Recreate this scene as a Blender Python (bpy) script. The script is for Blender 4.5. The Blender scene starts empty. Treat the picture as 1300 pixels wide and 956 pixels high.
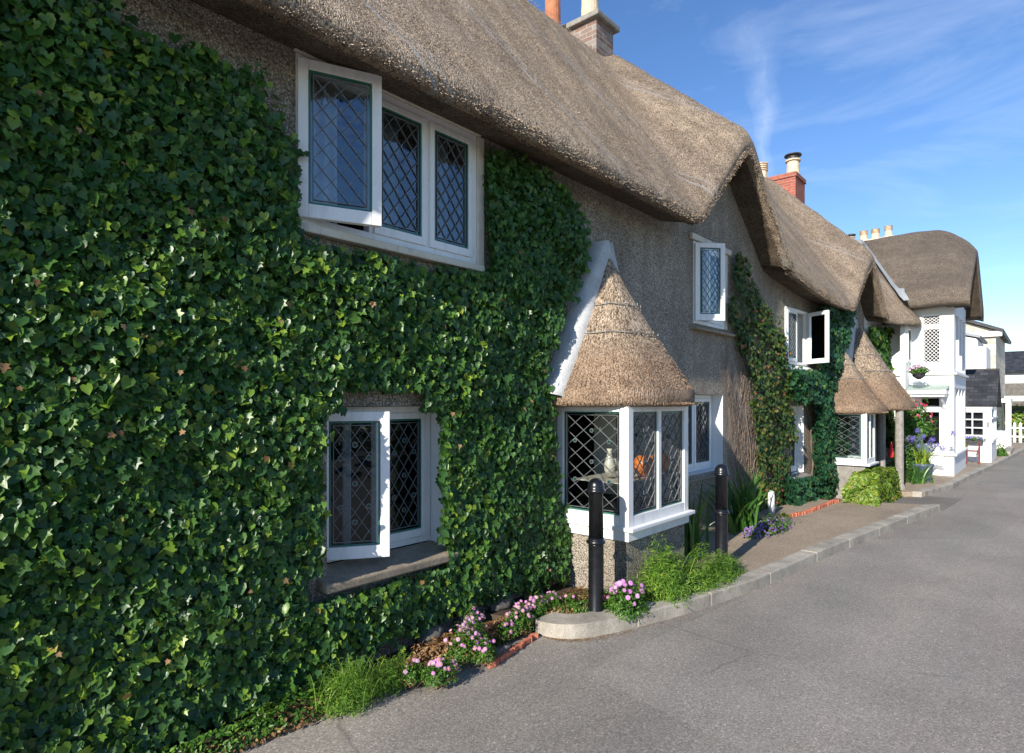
import bpy, math, random
import numpy as np
from mathutils import Vector, Matrix
R = math.radians
rnd = random.Random(7)
rng = np.random.default_rng(7)
C = bpy.context.scene.collection

# ------------------------------------------------------------------ materials
MATS = {}
class NT:
    def __init__(s, name, rough=.8, spec=.3):
        m = bpy.data.materials.new(name); m.use_nodes = True
        s.m = m; s.t = m.node_tree; s.b = s.t.nodes['Principled BSDF']; s.out = s.t.nodes['Material Output']
        s.b.inputs['Roughness'].default_value = rough
        s.b.inputs['Specular IOR Level'].default_value = spec
        s.co = s.t.nodes.new('ShaderNodeTexCoord').outputs['Object']
        MATS[name] = m
    def n(s, typ, **kw):
        n = s.t.nodes.new('ShaderNode' + typ)
        for k, v in kw.items(): setattr(n, k, v)
        return n
    def l(s, a, b): s.t.links.new(a, b)
    def mapped(s, scale, rot=(0,0,0)):
        m = s.n('Mapping'); m.inputs['Scale'].default_value = scale; m.inputs['Rotation'].default_value = rot
        s.l(s.co, m.inputs[0]); return m.outputs[0]
    def noise(s, scale, detail=4, rough=.6, vec=None, dist=0):
        n = s.n('TexNoise'); n.inputs['Scale'].default_value = scale; n.inputs['Detail'].default_value = detail
        n.inputs['Roughness'].default_value = rough; n.inputs['Distortion'].default_value = dist
        s.l(vec if vec is not None else s.co, n.inputs['Vector']); return n.outputs['Fac']
    def vor(s, scale, vec=None, feature='F1', out='Distance', rnd_=1):
        n = s.n('TexVoronoi', feature=feature); n.inputs['Scale'].default_value = scale
        n.inputs['Randomness'].default_value = rnd_
        s.l(vec if vec is not None else s.co, n.inputs['Vector']); return n.outputs[out]
    def ramp(s, fac, stops, interp='LINEAR'):
        r = s.n('ValToRGB'); cr = r.color_ramp; cr.interpolation = interp
        while len(cr.elements) < len(stops): cr.elements.new(.5)
        for e, (p, c) in zip(cr.elements, stops):
            e.position = p; e.color = (c[0], c[1], c[2], 1) if not isinstance(c, (int, float)) else (c, c, c, 1)
        s.l(fac, r.inputs[0]); return r.outputs[0]
    def mix(s, fac, a, b, mode='MIX'):
        m = s.n('Mix', data_type='RGBA', blend_type=mode)
        for i, v in ((0, fac), (6, a), (7, b)):
            if isinstance(v, (int, float)): m.inputs[i].default_value = v if i == 0 else (v, v, v, 1)
            elif isinstance(v, tuple): m.inputs[i].default_value = (*v, 1)
            else: s.l(v, m.inputs[i])
        return m.outputs[2]
    def math(s, op, a, b=0, c=0):
        m = s.n('Math', operation=op)
        for i, v in enumerate((a, b, c)):
            if isinstance(v, (int, float)): m.inputs[i].default_value = v
            else: s.l(v, m.inputs[i])
        return m.outputs[0]
    def color(s, c):
        if isinstance(c, tuple): s.b.inputs['Base Color'].default_value = (*c, 1)
        else: s.l(c, s.b.inputs['Base Color'])
    def rough(s, c): s.l(c, s.b.inputs['Roughness'])
    def bump(s, h, strength=.5, dist=.01):
        b = s.n('Bump'); b.inputs['Strength'].default_value = strength; b.inputs['Distance'].default_value = dist
        s.l(h, b.inputs['Height']); s.l(b.outputs[0], s.b.inputs['Normal']); return b

def mk_plain(name, c, rough=.6, spec=.4, var=.12, vs=12, bump=0, metal=0):
    t = NT(name, rough, spec); n = t.noise(vs, 5)
    lo = tuple(x*(1-var) for x in c); hi = tuple(min(1, x*(1+var)) for x in c)
    t.color(t.ramp(n, [(.3, lo), (.7, hi)])); t.b.inputs['Metallic'].default_value = metal
    if bump: t.bump(t.noise(vs*4, 5), bump, .005)
    return t.m

def mk_pebble(name='pebbledash', dark=1.0):
    t = NT(name, .75, .35)
    col = t.n('TexVoronoi'); col.inputs['Scale'].default_value = 95; t.l(t.co, col.inputs['Vector'])
    sep = t.n('SeparateColor'); t.l(col.outputs['Color'], sep.inputs[0])
    c = t.ramp(sep.outputs[0], [(0, (.18,.150,.118)), (.35, (.44,.385,.31)), (.7, (.63,.56,.46)), (.9, (.76,.69,.58)), (1, (.92,.87,.78))])
    gap = t.ramp(col.outputs['Distance'], [(.25, 1.0), (.75, .35)])
    c = t.mix(.8, c, gap, 'MULTIPLY')
    big = t.ramp(t.noise(1.3, 6, .65), [(.3, (.72,.70,.68)), (.7, (1.08,1.06,1.04))])
    c = t.mix(1, c, big, 'MULTIPLY')
    stain = t.ramp(t.noise(.8, 6, .7, t.mapped((3.2, 3.2, .7))), [(.46, 0.0), (.68, .6)])
    c = t.mix(stain, c, (.15,.125,.095))
    t.color(c)
    h = t.ramp(col.outputs['Distance'], [(0, 1.0), (.8, 0.0)])
    t.bump(h, .9, .012)
    return t.m

def mk_thatch(name, base=1.0, cool=0.0, strands=False, seams=False):
    t = NT(name, .9, .15)
    vec = t.mapped((1, 1, .45)) if not strands else t.mapped((1, 1, .06))
    v = t.n('TexVoronoi'); v.inputs['Scale'].default_value = 150 if not strands else 90; t.l(vec, v.inputs['Vector'])
    sep = t.n('SeparateColor'); t.l(v.outputs['Color'], sep.inputs[0])
    f = t.math('MULTIPLY_ADD', t.noise(34, 4, .75, vec), .9, -.45)
    f = t.math('ADD', sep.outputs[0], f)
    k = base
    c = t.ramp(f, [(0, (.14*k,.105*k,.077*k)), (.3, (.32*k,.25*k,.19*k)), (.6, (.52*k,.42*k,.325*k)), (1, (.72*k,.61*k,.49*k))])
    if strands:   # upper part long straws, lower part cut reed ends
        v2 = t.n('TexVoronoi'); v2.inputs['Scale'].default_value = 150; t.l(t.mapped((1,1,.6)), v2.inputs['Vector'])
        s2 = t.n('SeparateColor'); t.l(v2.outputs['Color'], s2.inputs[0])
        c2 = t.ramp(s2.outputs[0], [(0, (.14,.095,.066)), (.35, (.25,.175,.125)), (.65, (.38,.28,.205)), (1, (.52,.41,.31))])
        sx = t.n('SeparateXYZ'); t.l(t.co, sx.inputs[0])
        z = t.math('ADD', sx.outputs[2], t.math('MULTIPLY', t.noise(6), .25))
        fz = t.ramp(t.math('SUBTRACT', z, 2.0), [(.15, 1.0), (.45, 0.0)])
        c = t.mix(fz, c, c2)
    big = t.ramp(t.noise(.9, 5, .65, t.mapped((1, 1, .5))), [(.3, (.78,.77,.77)), (.72, (1.12,1.07,1.0))])
    c = t.mix(1, c, big, 'MULTIPLY')
    stk = t.ramp(t.noise(1.0, 5, .65, t.mapped((4.5, .8, .8))), [(.38, (.80,.78,.76)), (.62, (1.10,1.09,1.07))]); c = t.mix(1, c, stk, 'MULTIPLY')
    med = t.ramp(t.noise(7, 5, .7), [(.3, .78), (.7, 1.15)])
    c = t.mix(1, c, med, 'MULTIPLY')
    if cool: c = t.mix(cool, c, (.17,.165,.16))
    if seams:
        sx = t.n('SeparateXYZ'); t.l(t.co, sx.inputs[0])
        wob = t.math('MULTIPLY', t.noise(1.5, 3), .12)
        q = t.math('ADD', t.math('MULTIPLY_ADD', sx.outputs[0], 1.0, wob), t.math('MULTIPLY', sx.outputs[2], .85))
        fr = t.math('FRACT', t.math('MULTIPLY', q, 1/2.4))
        ln = t.ramp(fr, [(0, 0.), (.482, 0.), (.497, .95), (.512, 0.), (.553, 0.), (.563, .8), (.573, 0.), (1, 0.)])
        ln = t.mix(t.ramp(t.noise(1.6, 3), [(.33, 0.), (.45, 1.)]), 0.0, ln)
        c = t.mix(ln, c, (.42,.42,.42))
    t.color(c)
    h = t.math('ADD', t.math('SUBTRACT', sep.outputs[0], t.math('MULTIPLY', v.outputs['Distance'], .6)), t.math('MULTIPLY', t.noise(9, 5, .7), 1.2))
    t.bump(h, .95, .02)
    return t.m

def mk_leaf(name, stops, trans=.25, rough=.36, spec=.5, tr_col=(.25,.42,.04), cyan=0):
    t = NT(name, rough, spec)
    a = t.n('Attribute', attribute_name='tint'); 
    c = t.ramp(a.outputs['Fac'], stops)
    t.color(c)
    tr = t.n('BsdfTranslucent'); mx = t.n('MixShader'); mx.inputs[0].default_value = trans
    tc = t.mix(.5, c, tr_col); t.l(tc, tr.inputs[0])
    t.l(t.b.outputs[0], mx.inputs[1]); t.l(tr.outputs[0], mx.inputs[2]); t.l(mx.outputs[0], t.out.inputs[0])
    return t.m

def mk_glass(name='window_glass', ior=1.55):
    t = NT(name, .02, .5)
    t.t.nodes.remove(t.b)
    gl = t.n('BsdfGlossy'); gl.inputs['Roughness'].default_value = .015; gl.inputs['Color'].default_value = (.85,.93,1,1)
    tr = t.n('BsdfTransparent'); tr.inputs['Color'].default_value = (.74,.80,.80,1)
    fr = t.n('Fresnel'); fr.inputs['IOR'].default_value = ior
    b = t.n('Bump'); b.inputs['Strength'].default_value = .25; b.inputs['Distance'].default_value = .02
    t.l(t.noise(5, 2, .5), b.inputs['Height']); t.l(b.outputs[0], gl.inputs['Normal'])
    mx = t.n('MixShader'); t.l(fr.outputs[0], mx.inputs[0]); t.l(tr.outputs[0], mx.inputs[1]); t.l(gl.outputs[0], mx.inputs[2])
    t.l(mx.outputs[0], t.out.inputs[0]); return t.m

def mk_white(name, c=(.8,.8,.79), dirt=.25, grime=(.35,.32,.27), rough=.45):
    t = NT(name, rough, .4)
    n = t.noise(5, 6, .7, t.mapped((2, 2, .6)))
    f = t.ramp(n, [(.5, 0.0), (.78, dirt)])
    c2 = t.mix(f, c, grime)
    chips = t.ramp(t.noise(60, 3, .6), [(.66, 0.0), (.72, dirt)])
    t.color(t.mix(chips, c2, grime)); t.bump(t.noise(40, 4), .12, .004); return t.m

def mk_brick(name, c1, c2, mortar, scale=1.0, vertical=True, w=.22, h=.072):
    t = NT(name, .85, .2)
    sx = t.n('SeparateXYZ'); t.l(t.co, sx.inputs[0]); cb = t.n('CombineXYZ')
    t.l(t.math('ADD', sx.outputs[0], sx.outputs[1]), cb.inputs[0]); t.l(sx.outputs[2], cb.inputs[1])
    b = t.n('TexBrick'); t.l(cb.outputs[0], b.inputs['Vector'])
    b.inputs['Color1'].default_value = (*c1, 1); b.inputs['Color2'].default_value = (*c2, 1); b.inputs['Mortar'].default_value = (*mortar, 1)
    b.inputs['Scale'].default_value = 1; b.inputs['Brick Width'].default_value = w; b.inputs['Row Height'].default_value = h
    b.inputs['Mortar Size'].default_value = .006 * scale
    c = t.mix(1, b.outputs[0], t.ramp(t.noise(8, 5, .7), [(.3, .7), (.7, 1.2)]), 'MULTIPLY')
    t.color(c); t.bump(t.math('SUBTRACT', 1.0, b.outputs['Fac']), .6, .008); return t.m

def mk_asphalt(name, base, spec=.25, patches=True):
    t = NT(name, .8, spec)
    v = t.n('TexVoronoi'); v.inputs['Scale'].default_value = 130; t.l(t.co, v.inputs['Vector'])
    sep = t.n('SeparateColor'); t.l(v.outputs['Color'], sep.inputs[0])
    k = base
    c = t.ramp(sep.outputs[0], [(0, tuple(x*.68 for x in k)), (.6, k), (.95, tuple(x*1.2 for x in k)), (1, tuple(x*1.8 for x in k))])
    fine = t.ramp(t.noise(45, 4, .8), [(.3, .8), (.7, 1.2)]); c = t.mix(1, c, fine, 'MULTIPLY')
    big = t.ramp(t.noise(.7, 6, .65), [(.3, .80), (.7, 1.14)]); c = t.mix(1, c, big, 'MULTIPLY')
    if patches:
        wn = t.ramp(t.noise(.9, 3, .5, t.mapped((.12, 1.0, 1))), [(.35, (.90,.90,.91)), (.65, (1.07,1.06,1.04))]); c = t.mix(1, c, wn, 'MULTIPLY')
        st = t.ramp(t.noise(.5, 5, .6, t.mapped((.35, 1.6, 1))), [(.45, (1,1,1)), (.7, (1.18,1.13,1.07))]); c = t.mix(1, c, st, 'MULTIPLY')
        dk = t.ramp(t.noise(1.1, 5, .7), [(.62, 0.0), (.74, .35)]); c = t.mix(dk, c, tuple(x*.6 for x in k))
        wv = t.n('TexNoise'); wv.inputs['Scale'].default_value = 2.5; wv.inputs['Detail'].default_value = 6; t.l(t.co, wv.inputs['Vector'])
        wp = t.mix(.10, t.co, wv.outputs['Color']); cr = t.n('TexVoronoi', feature='DISTANCE_TO_EDGE'); cr.inputs['Scale'].default_value = .38; t.l(wp, cr.inputs['Vector'])
        ck = t.ramp(cr.outputs['Distance'], [(.0, .55), (.0035, 0.0)]); ck = t.mix(t.ramp(t.noise(.6, 3), [(.50, 0.), (.60, 1.)]), 0.0, ck)
        c = t.mix(ck, c, tuple(x*.35 for x in k))
        pt = t.n('TexVoronoi'); pt.inputs['Scale'].default_value = .17; t.l(t.mapped((1,2.2,1)), pt.inputs['Vector']); ps = t.n('SeparateColor'); t.l(pt.outputs['Color'], ps.inputs[0])
        c = t.mix(1, c, t.ramp(ps.outputs[0], [(0, .90), (1, 1.06)]), 'MULTIPLY')
    t.color(c); t.bump(t.math('ADD', sep.outputs[0], t.noise(60, 3)), .4, .005); return t.m

def mk_stone(name, c, var=.3, scale=9):
    t = NT(name, .85, .2)
    n = t.noise(scale, 7, .72); lo = tuple(x*(1-var) for x in c); hi = tuple(min(1,x*(1+var)) for x in c)
    cc = t.ramp(n, [(.3, lo), (.7, hi)])
    sp = t.ramp(t.noise(120, 3, .7), [(.35, .75), (.65, 1.2)])
    t.color(t.mix(1, cc, sp, 'MULTIPLY')); t.bump(t.noise(50, 6, .7), .5, .008); return t.m

def mk_slate(name='slate', c=(.075,.078,.085)):
    t = NT(name, .55, .4)
    sx = t.n('SeparateXYZ'); t.l(t.co, sx.inputs[0]); cb = t.n('CombineXYZ')
    t.l(sx.outputs[1], cb.inputs[0]); t.l(sx.outputs[2], cb.inputs[1])
    b = t.n('TexBrick'); t.l(cb.outputs[0], b.inputs['Vector']); b.inputs['Scale'].default_value = 1
    b.inputs['Brick Width'].default_value = .2; b.inputs['Row Height'].default_value = .085; b.inputs['Mortar Size'].default_value = .006
    b.inputs['Color1'].default_value = (*[x*.7 for x in c], 1); b.inputs['Color2'].default_value = (*[x*1.5 for x in c], 1); b.inputs['Mortar'].default_value = (.02,.02,.02,1)
    li = t.ramp(t.noise(2.2, 5, .6), [(.66, 0.0), (.7, .8)]); c2 = t.mix(li, b.outputs[0], (.5,.24,.04))
    t.color(t.mix(.8, c2, t.ramp(t.noise(3, 5), [(.3, .6), (.7, 1.5)]), 'MULTIPLY')); t.bump(t.math('SUBTRACT', 1.0, b.outputs['Fac']), .5, .01); return t.m

mk_pebble()
mk_thatch('thatch', 1.0, .06, seams=True); mk_thatch('thatch_dark', .62, .3); mk_thatch('thatch_bay', .88, 0, strands=True)
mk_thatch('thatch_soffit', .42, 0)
IVY = [(0, (.024,.072,.022)), (.42, (.046,.122,.026)), (.70, (.080,.180,.028)), (.86, (.16,.28,.030)), (.96, (.28,.38,.04)), (.985, (.30,.16,.05)), (1, (.22,.07,.03))]
mk_leaf('ivy_leaf', IVY, .27, .37, .42)
IVY2 = [(0, (.014,.060,.030)), (.5, (.026,.095,.040)), (.8, (.05,.13,.04)), (.94, (.10,.16,.03)), (1, (.18,.10,.04))]
mk_leaf('ivy_leaf_blue', IVY2, .18, .42, .35)
IVYR = [(0, (.025,.06,.015)), (.4, (.05,.10,.02)), (.65, (.11,.15,.025)), (.82, (.22,.11,.04)), (1, (.24,.07,.035))]
mk_leaf('ivy_leaf_red', IVYR, .2, .4, .4)
mk_leaf('fern_leaf', [(0, (.07,.17,.02)), (.6, (.14,.27,.035)), (.9, (.25,.38,.05)), (1, (.36,.42,.08))], .3, .5, .3)
mk_leaf('bush_leaf', [(0, (.03,.10,.015)), (.6, (.07,.17,.02)), (1, (.14,.26,.03))], .25, .4, .4)
mk_leaf('hedge_leaf', [(0, (.06,.13,.012)), (.6, (.15,.25,.025)), (.92, (.30,.36,.05)), (1, (.35,.22,.08))], .25, .4, .4)
mk_leaf('strap_leaf', [(0, (.03,.10,.02)), (.6, (.06,.16,.03)), (1, (.13,.24,.04))], .2, .35, .4)
mk_leaf('pink_petal', [(0, (.45,.16,.42)), (.6, (.62,.27,.58)), (1, (.72,.45,.70))], .2, .6, .2, (.6,.3,.6))
mk_leaf('purple_petal', [(0, (.12,.05,.20)), (.6, (.22,.11,.34)), (1, (.36,.22,.48))], .2, .6, .2, (.4,.2,.6))
mk_leaf('blue_petal', [(0, (.10,.09,.34)), (.6, (.18,.15,.50)), (1, (.33,.30,.68))], .2, .6, .2, (.3,.3,.6))
mk_leaf('red_petal', [(0, (.45,.02,.06)), (.6, (.65,.05,.12)), (1, (.75,.25,.35))], .2, .6, .2, (.7,.1,.2))
mk_leaf('dry_leaf', [(0, (.16,.09,.04)), (.6, (.30,.17,.08)), (1, (.42,.27,.14))], .2, .6, .2, (.4,.3,.1))
mk_plain('petal_eye', (.60,.42,.03), .7, .2)
mk_plain('stem_brown', (.19,.145,.115), .85, .2, .4, 30)
mk_plain('stem_green', (.08,.16,.03), .6, .3)
mk_glass(); mk_glass('upper_glass', 2.5)
mk_white('white_paint', (.8,.8,.79), .38); mk_white('white_clean', (.82,.82,.81), .08)
mk_white('cream_paint', (.62,.57,.47), .55, (.16,.13,.10), .7)
mk_white('white_render', (.74,.74,.72), .22, (.35,.34,.31), .8)
mk_white('far_render', (.80,.80,.79), .12, (.5,.49,.46), .8)
mk_plain('lead_came', (.17,.18,.19), .5, .5, .2, 30, 0, .3)
mk_plain('came_green', (.025,.14,.11), .4, .5)
mk_plain('roundel_glass', (.006,.05,.04), .15, .6)
mk_plain('dark_room', (.020,.020,.022), .95, .1)
mk_plain('curtain_cloth', (.45,.48,.52), .9, .1)
mk_plain('black_iron', (.008,.009,.012), .27, .55, .4, 25, .25)
mk_plain('hinge_metal', (.12,.11,.10), .5, .5, .3, 20, 0, .5)
mk_stone('sill_stone', (.30,.245,.18)); mk_stone('grey_stone', (.26,.245,.22)); mk_stone('kerb_stone', (.36,.33,.28), .38, 3)
mk_stone('granite_post', (.27,.25,.225), .35, 14)
mk_stone('cement', (.48,.49,.49), .2, 6); mk_stone('lead_flashing', (.30,.32,.335), .15, 4)
mk_stone('rock', (.15,.14,.125), .4, 7); mk_stone('soil', (.07,.052,.036), .4, 12)
mk_asphalt('asphalt', (.28,.258,.232)); mk_asphalt('path_asphalt', (.36,.295,.225), patches=True); mk_asphalt('drive_asphalt', (.20,.185,.165))
mk_brick('red_brick', (.40,.11,.07), (.30,.085,.06), (.30,.26,.22)); mk_brick('old_brick', (.20,.12,.09), (.28,.24,.22), (.33,.31,.28))
mk_brick('pale_stone', (.52,.46,.36), (.60,.55,.46), (.38,.34,.28), 1.5, True, .5, .25)
mk_slate('slate', (.035,.037,.042))
mk_plain('buff_clay', (.62,.50,.36), .8, .2, .25, 9, .2); mk_plain('red_clay', (.42,.17,.09), .8, .2, .3, 9, .2); mk_plain('sooty_metal', (.03,.03,.033), .6, .5)
mk_plain('orange_clay', (.62,.30,.13), .8, .2, .2, 9)
mk_plain('brick_edging', (.50,.17,.10), .85, .2, .35, 20, .3)
mk_plain('orange_glaze', (.85,.22,.03), .35, .5, .2); mk_plain('red_glaze', (.75,.05,.04), .35, .5, .2); mk_plain('teal_glaze', (.10,.30,.35), .35, .5, .2)
mk_plain('cream_glaze', (.70,.62,.52), .35, .5, .2)
mk_plain('blue_pot', (.10,.13,.20), .4, .5, .2); mk_plain('maroon_wood', (.16,.035,.03), .5, .4, .2); mk_plain('red_cloth', (.70,.04,.05), .8, .2, .2)
mk_plain('door_wood', (.22,.09,.035), .5, .4, .3); mk_plain('green_lead', (.33,.42,.36), .6, .3, .15)
mk_plain('plaque_grey', (.25,.25,.24), .6, .3, .2)

# ------------------------------------------------------------------ mesh helpers
class MB:
    def __init__(s): s.v = []; s.f = []; s.mi = []; s.cur = 0
    def add(s, vs, fs):
        o = len(s.v); s.v += [tuple(v) for v in vs]; s.f += [tuple(o+i for i in f) for f in fs]; s.mi += [s.cur]*len(fs)
    def box(s, a, b):
        x0,y0,z0 = a; x1,y1,z1 = b
        if x0>x1: x0,x1=x1,x0
        if y0>y1: y0,y1=y1,y0
        if z0>z1: z0,z1=z1,z0
        s.add([(x0,y0,z0),(x1,y0,z0),(x1,y1,z0),(x0,y1,z0),(x0,y0,z1),(x1,y0,z1),(x1,y1,z1),(x0,y1,z1)],
              [(0,3,2,1),(4,5,6,7),(0,1,5,4),(1,2,6,5),(2,3,7,6),(3,0,4,7)])
    def bar(s, p, q, r, r2=None, n=6, cap=True):
        p = Vector(p); q = Vector(q); d = q-p
        if d.length < 1e-6: return
        d.normalize(); a = d.orthogonal().normalized(); b = d.cross(a); r2 = r if r2 is None else r2
        vs = []
        for c, rr in ((p, r), (q, r2)):
            for i in range(n):
                t = 2*math.pi*i/n; vs.append(c + a*math.cos(t)*rr + b*math.sin(t)*rr)
        fs = [(i, (i+1)%n, n+(i+1)%n, n+i) for i in range(n)]
        if cap: fs += [tuple(range(n-1,-1,-1)), tuple(range(n, 2*n))]
        s.add(vs, fs)
    def tube(s, pts, r, n=5, r2=None):
        pts = [Vector(p) for p in pts]; m = len(pts); vs = []
        a = None
        for k, p in enumerate(pts):
            d = (pts[min(k+1, m-1)] - pts[max(k-1, 0)]).normalized()
            a = d.orthogonal().normalized() if a is None else (a - d*a.dot(d)).normalized()
            b = d.cross(a); rr = r if r2 is None else r + (r2-r)*k/(m-1)
            for i in range(n):
                t = 2*math.pi*i/n; vs.append(p + a*math.cos(t)*rr + b*math.sin(t)*rr)
        fs = [(k*n+i, k*n+(i+1)%n, (k+1)*n+(i+1)%n, (k+1)*n+i) for k in range(m-1) for i in range(n)]
        fs += [tuple(range(n-1,-1,-1)), tuple(range((m-1)*n, m*n))]
        s.add(vs, fs)
    def lathe(s, c, prof, n=24, cap=True):
        vs = []; m = len(prof)
        for (r, z) in prof:
            for i in range(n):
                t = 2*math.pi*i/n; vs.append((c[0]+r*math.cos(t), c[1]+r*math.sin(t), c[2]+z))
        fs = [(k*n+i, k*n+(i+1)%n, (k+1)*n+(i+1)%n, (k+1)*n+i) for k in range(m-1) for i in range(n)]
        if cap: fs += [tuple(range(n-1,-1,-1)), tuple(range((m-1)*n, m*n))]
        s.add(vs, fs)
    def grid(s, P, close=False):
        m = len(P); n = len(P[0])
        s.add([p for row in P for p in row], [(i*n+j, i*n+j+1, (i+1)*n+j+1, (i+1)*n+j) for i in range(m-1) for j in range(n-1)])
    def prism(s, poly, z0, z1):
        n = len(poly)
        area = sum(poly[i][0]*poly[(i+1)%n][1]-poly[(i+1)%n][0]*poly[i][1] for i in range(n))
        if area < 0: poly = poly[::-1]
        s.add([(x,y,z0) for x,y in poly]+[(x,y,z1) for x,y in poly], [tuple(range(n-1,-1,-1)), tuple(range(n,2*n))]+[(i,(i+1)%n,n+(i+1)%n,n+i) for i in range(n)])
    def build(s, name, mats, parent=None, smooth=False, bevel=0, loc=(0,0,0), rotz=0, autos=None):
        me = bpy.data.meshes.new(name); me.from_pydata(s.v, [], s.f)
        for m in (mats if isinstance(mats, list) else [mats]): me.materials.append(MATS[m])
        me.polygons.foreach_set('material_index', s.mi)
        if smooth: me.polygons.foreach_set('use_smooth', [True]*len(s.f))
        me.update()
        o = bpy.data.objects.new(name, me); C.objects.link(o)
        if parent: o.parent = parent
        o.location = loc; o.rotation_euler = (0,0,rotz)
        if bevel:
            b = o.modifiers.new('bevel', 'BEVEL'); b.width = bevel; b.segments = 2; b.limit_method = 'ANGLE'
        return o

def tag(o, label=None, cat=None, group=None, kind=None):
    if label: o['label'] = label
    if cat: o['category'] = cat
    if group: o['group'] = group
    if kind: o['kind'] = kind
    return o
def empty(name, loc=(0,0,0), rotz=0):
    o = bpy.data.objects.new(name, None); C.objects.link(o); o.location = loc; o.rotation_euler = (0,0,rotz); o.empty_display_size = .1
    return o

# many small leaves at once
IVT = np.array([(0,0,-.03),(0,-.5,-.10),(0,-1.02,-.06),(-.22,.17,.05),(-.50,.02,.10),(-.50,-.38,.04),(-.24,-.72,.0),(.22,.17,.05),(.50,.02,.10),(.50,-.38,.04),(.24,-.72,.0)])
IVT[:,1] += .35
IVF = [(0,3,4,1),(1,4,5),(1,5,6,2),(0,1,8,7),(1,9,8),(1,2,10,9)]
LBT = np.array([(0,-.15,-.05),(0,.12,.0),(-.16,.22,.04),(-.50,.14,.07),(-.36,-.10,.05),(-.60,-.34,.03),(-.27,-.44,.02),(0,-.98,-.08),(.27,-.44,.02),(.60,-.34,.03),(.36,-.10,.05),(.50,.14,.07),(.16,.22,.04)])
LBT[:,1] += .25
LBF = [(0,k,k+1) for k in range(1,12)]+[(0,12,1)]
OVT = np.array([(0,.5,0),(-.2,.2,.06),(-.22,-.2,.06),(0,-.5,-.03),(.22,-.2,.06),(.2,.2,.06)]); OVF = [(0,1,2,3),(0,3,4,5)]
NDT = np.array([(-.09,.5,0),(.09,.5,0),(.06,0,.05),(0,-.6,0),(-.06,0,.05)]); NDF = [(0,4,2,1),(4,3,2)]
DST = np.array([(0,0,.02)]+[(math.cos(k*math.pi/5)*(.5 if k%2 else .36), math.sin(k*math.pi/5)*(.5 if k%2 else .36), 0) for k in range(10)]); DSF = [(0,k+1,(k+1)%10+1) for k in range(10)]

def leaves(name, T, F, pos, nrm, tipdir, size, tint, mat, parent=None):
    """pos,nrm,tipdir: (N,3); size,tint: (N,)"""
    N = len(pos); nrm = nrm/np.linalg.norm(nrm, axis=1)[:,None]
    v = -(tipdir - nrm*np.sum(tipdir*nrm, axis=1)[:,None]); v /= np.linalg.norm(v, axis=1)[:,None]+1e-9
    u = np.cross(v, nrm)
    P = pos[:,None,:] + size[:,None,None]*(T[None,:,0:1]*u[:,None,:] + T[None,:,1:2]*v[:,None,:] + T[None,:,2:3]*nrm[:,None,:])
    nv = len(T); V = P.reshape(-1,3)
    loops = np.concatenate([np.array(f) for f in F]); tot = np.array([len(f) for f in F])
    L = (loops[None,:] + (np.arange(N)*nv)[:,None]).reshape(-1)
    lt = np.tile(tot, N); ls = np.concatenate([[0], np.cumsum(lt)[:-1]])
    me = bpy.data.meshes.new(name)
    me.vertices.add(len(V)); me.vertices.foreach_set('co', V.astype(np.float32).ravel())
    me.loops.add(len(L)); me.loops.foreach_set('vertex_index', L.astype(np.int32))
    me.polygons.add(len(lt)); me.polygons.foreach_set('loop_start', ls.astype(np.int32)); me.polygons.foreach_set('loop_total', lt.astype(np.int32))
    me.polygons.foreach_set('use_smooth', np.ones(len(lt), dtype=bool))
    me.update(calc_edges=True)
    at = me.attributes.new('tint', 'FLOAT', 'POINT'); at.data.foreach_set('value', np.repeat(tint, nv).astype(np.float32))
    me.materials.append(MATS[mat]); me.validate()
    o = bpy.data.objects.new(name, me); C.objects.link(o)
    if parent: o.parent = parent
    return o

def smooth(a, b, x):
    t = min(1, max(0, (x-a)/(b-a))); return t*t*(3-2*t)
def yo(x): return -.06*max(0, x-9)
BEND = math.atan(-.06)
def sn(x, y, s=1.0):   # cheap smooth noise
    return (math.sin(x*1.7*s+y*2.3*s)+math.sin(x*3.1*s-y*1.3*s+1.7)*.6+math.sin(x*.7*s+y*5.1*s+.4)*.5+math.sin(x*6.3*s+y*4.7*s)*.3)/2.4

# ------------------------------------------------------------------ camera
CAMZ = 1.69
cam = bpy.data.cameras.new('camera'); co = bpy.data.objects.new('camera', cam); C.objects.link(co)
cam.sensor_width = 36; cam.lens = 780/1300*36; cam.clip_end = 2000; cam.clip_start = .05
cam.shift_y = (510-478)/1300
co.location = (0, -3.5, CAMZ)
a = math.atan(680/780)          # wall direction is 41 deg right of the view axis
fwd = Vector((math.cos(a), math.sin(a), 0)); co.rotation_euler = (R(90), 0, math.atan2(-fwd.x, fwd.y))
bpy.context.scene.camera = co

# ------------------------------------------------------------------ ground
def flat(name, poly, z, mat, kind='structure', z1=None):
    b = MB()
    if z1 is None: b.add([(x,y,z) for x,y in poly], [tuple(range(len(poly)))])
    else: b.prism(poly, z, z1)
    return tag(b.build(name, mat), kind=kind)
RZ = -.11
flat('road', [(-60,-400),(900,-400),(900,300),(-60,300)], RZ, 'asphalt')
KP = [(3.71,-.50),(3.70,-.56),(3.71,-.62),(3.73,-.68),(3.765,-.74),(3.82,-.80),(3.90,-.855),(4.0,-.905),(4.15,-.965),(4.45,-1.065),(4.88,-1.19),(5.94,-1.41),(7.73,-1.58),(9.8,-1.84),(12.25,-2.17)]
KB = [(3.95,-.50),(3.95,-.53),(3.955,-.56),(3.96,-.59),(3.98,-.62),(4.01,-.655),(4.06,-.69),(4.12,-.72),(4.22,-.77),(4.5,-.88),(4.93,-1.03),(5.97,-1.24),(7.72,-1.40),(9.8,-1.66),(12.1,-1.96)]
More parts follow.
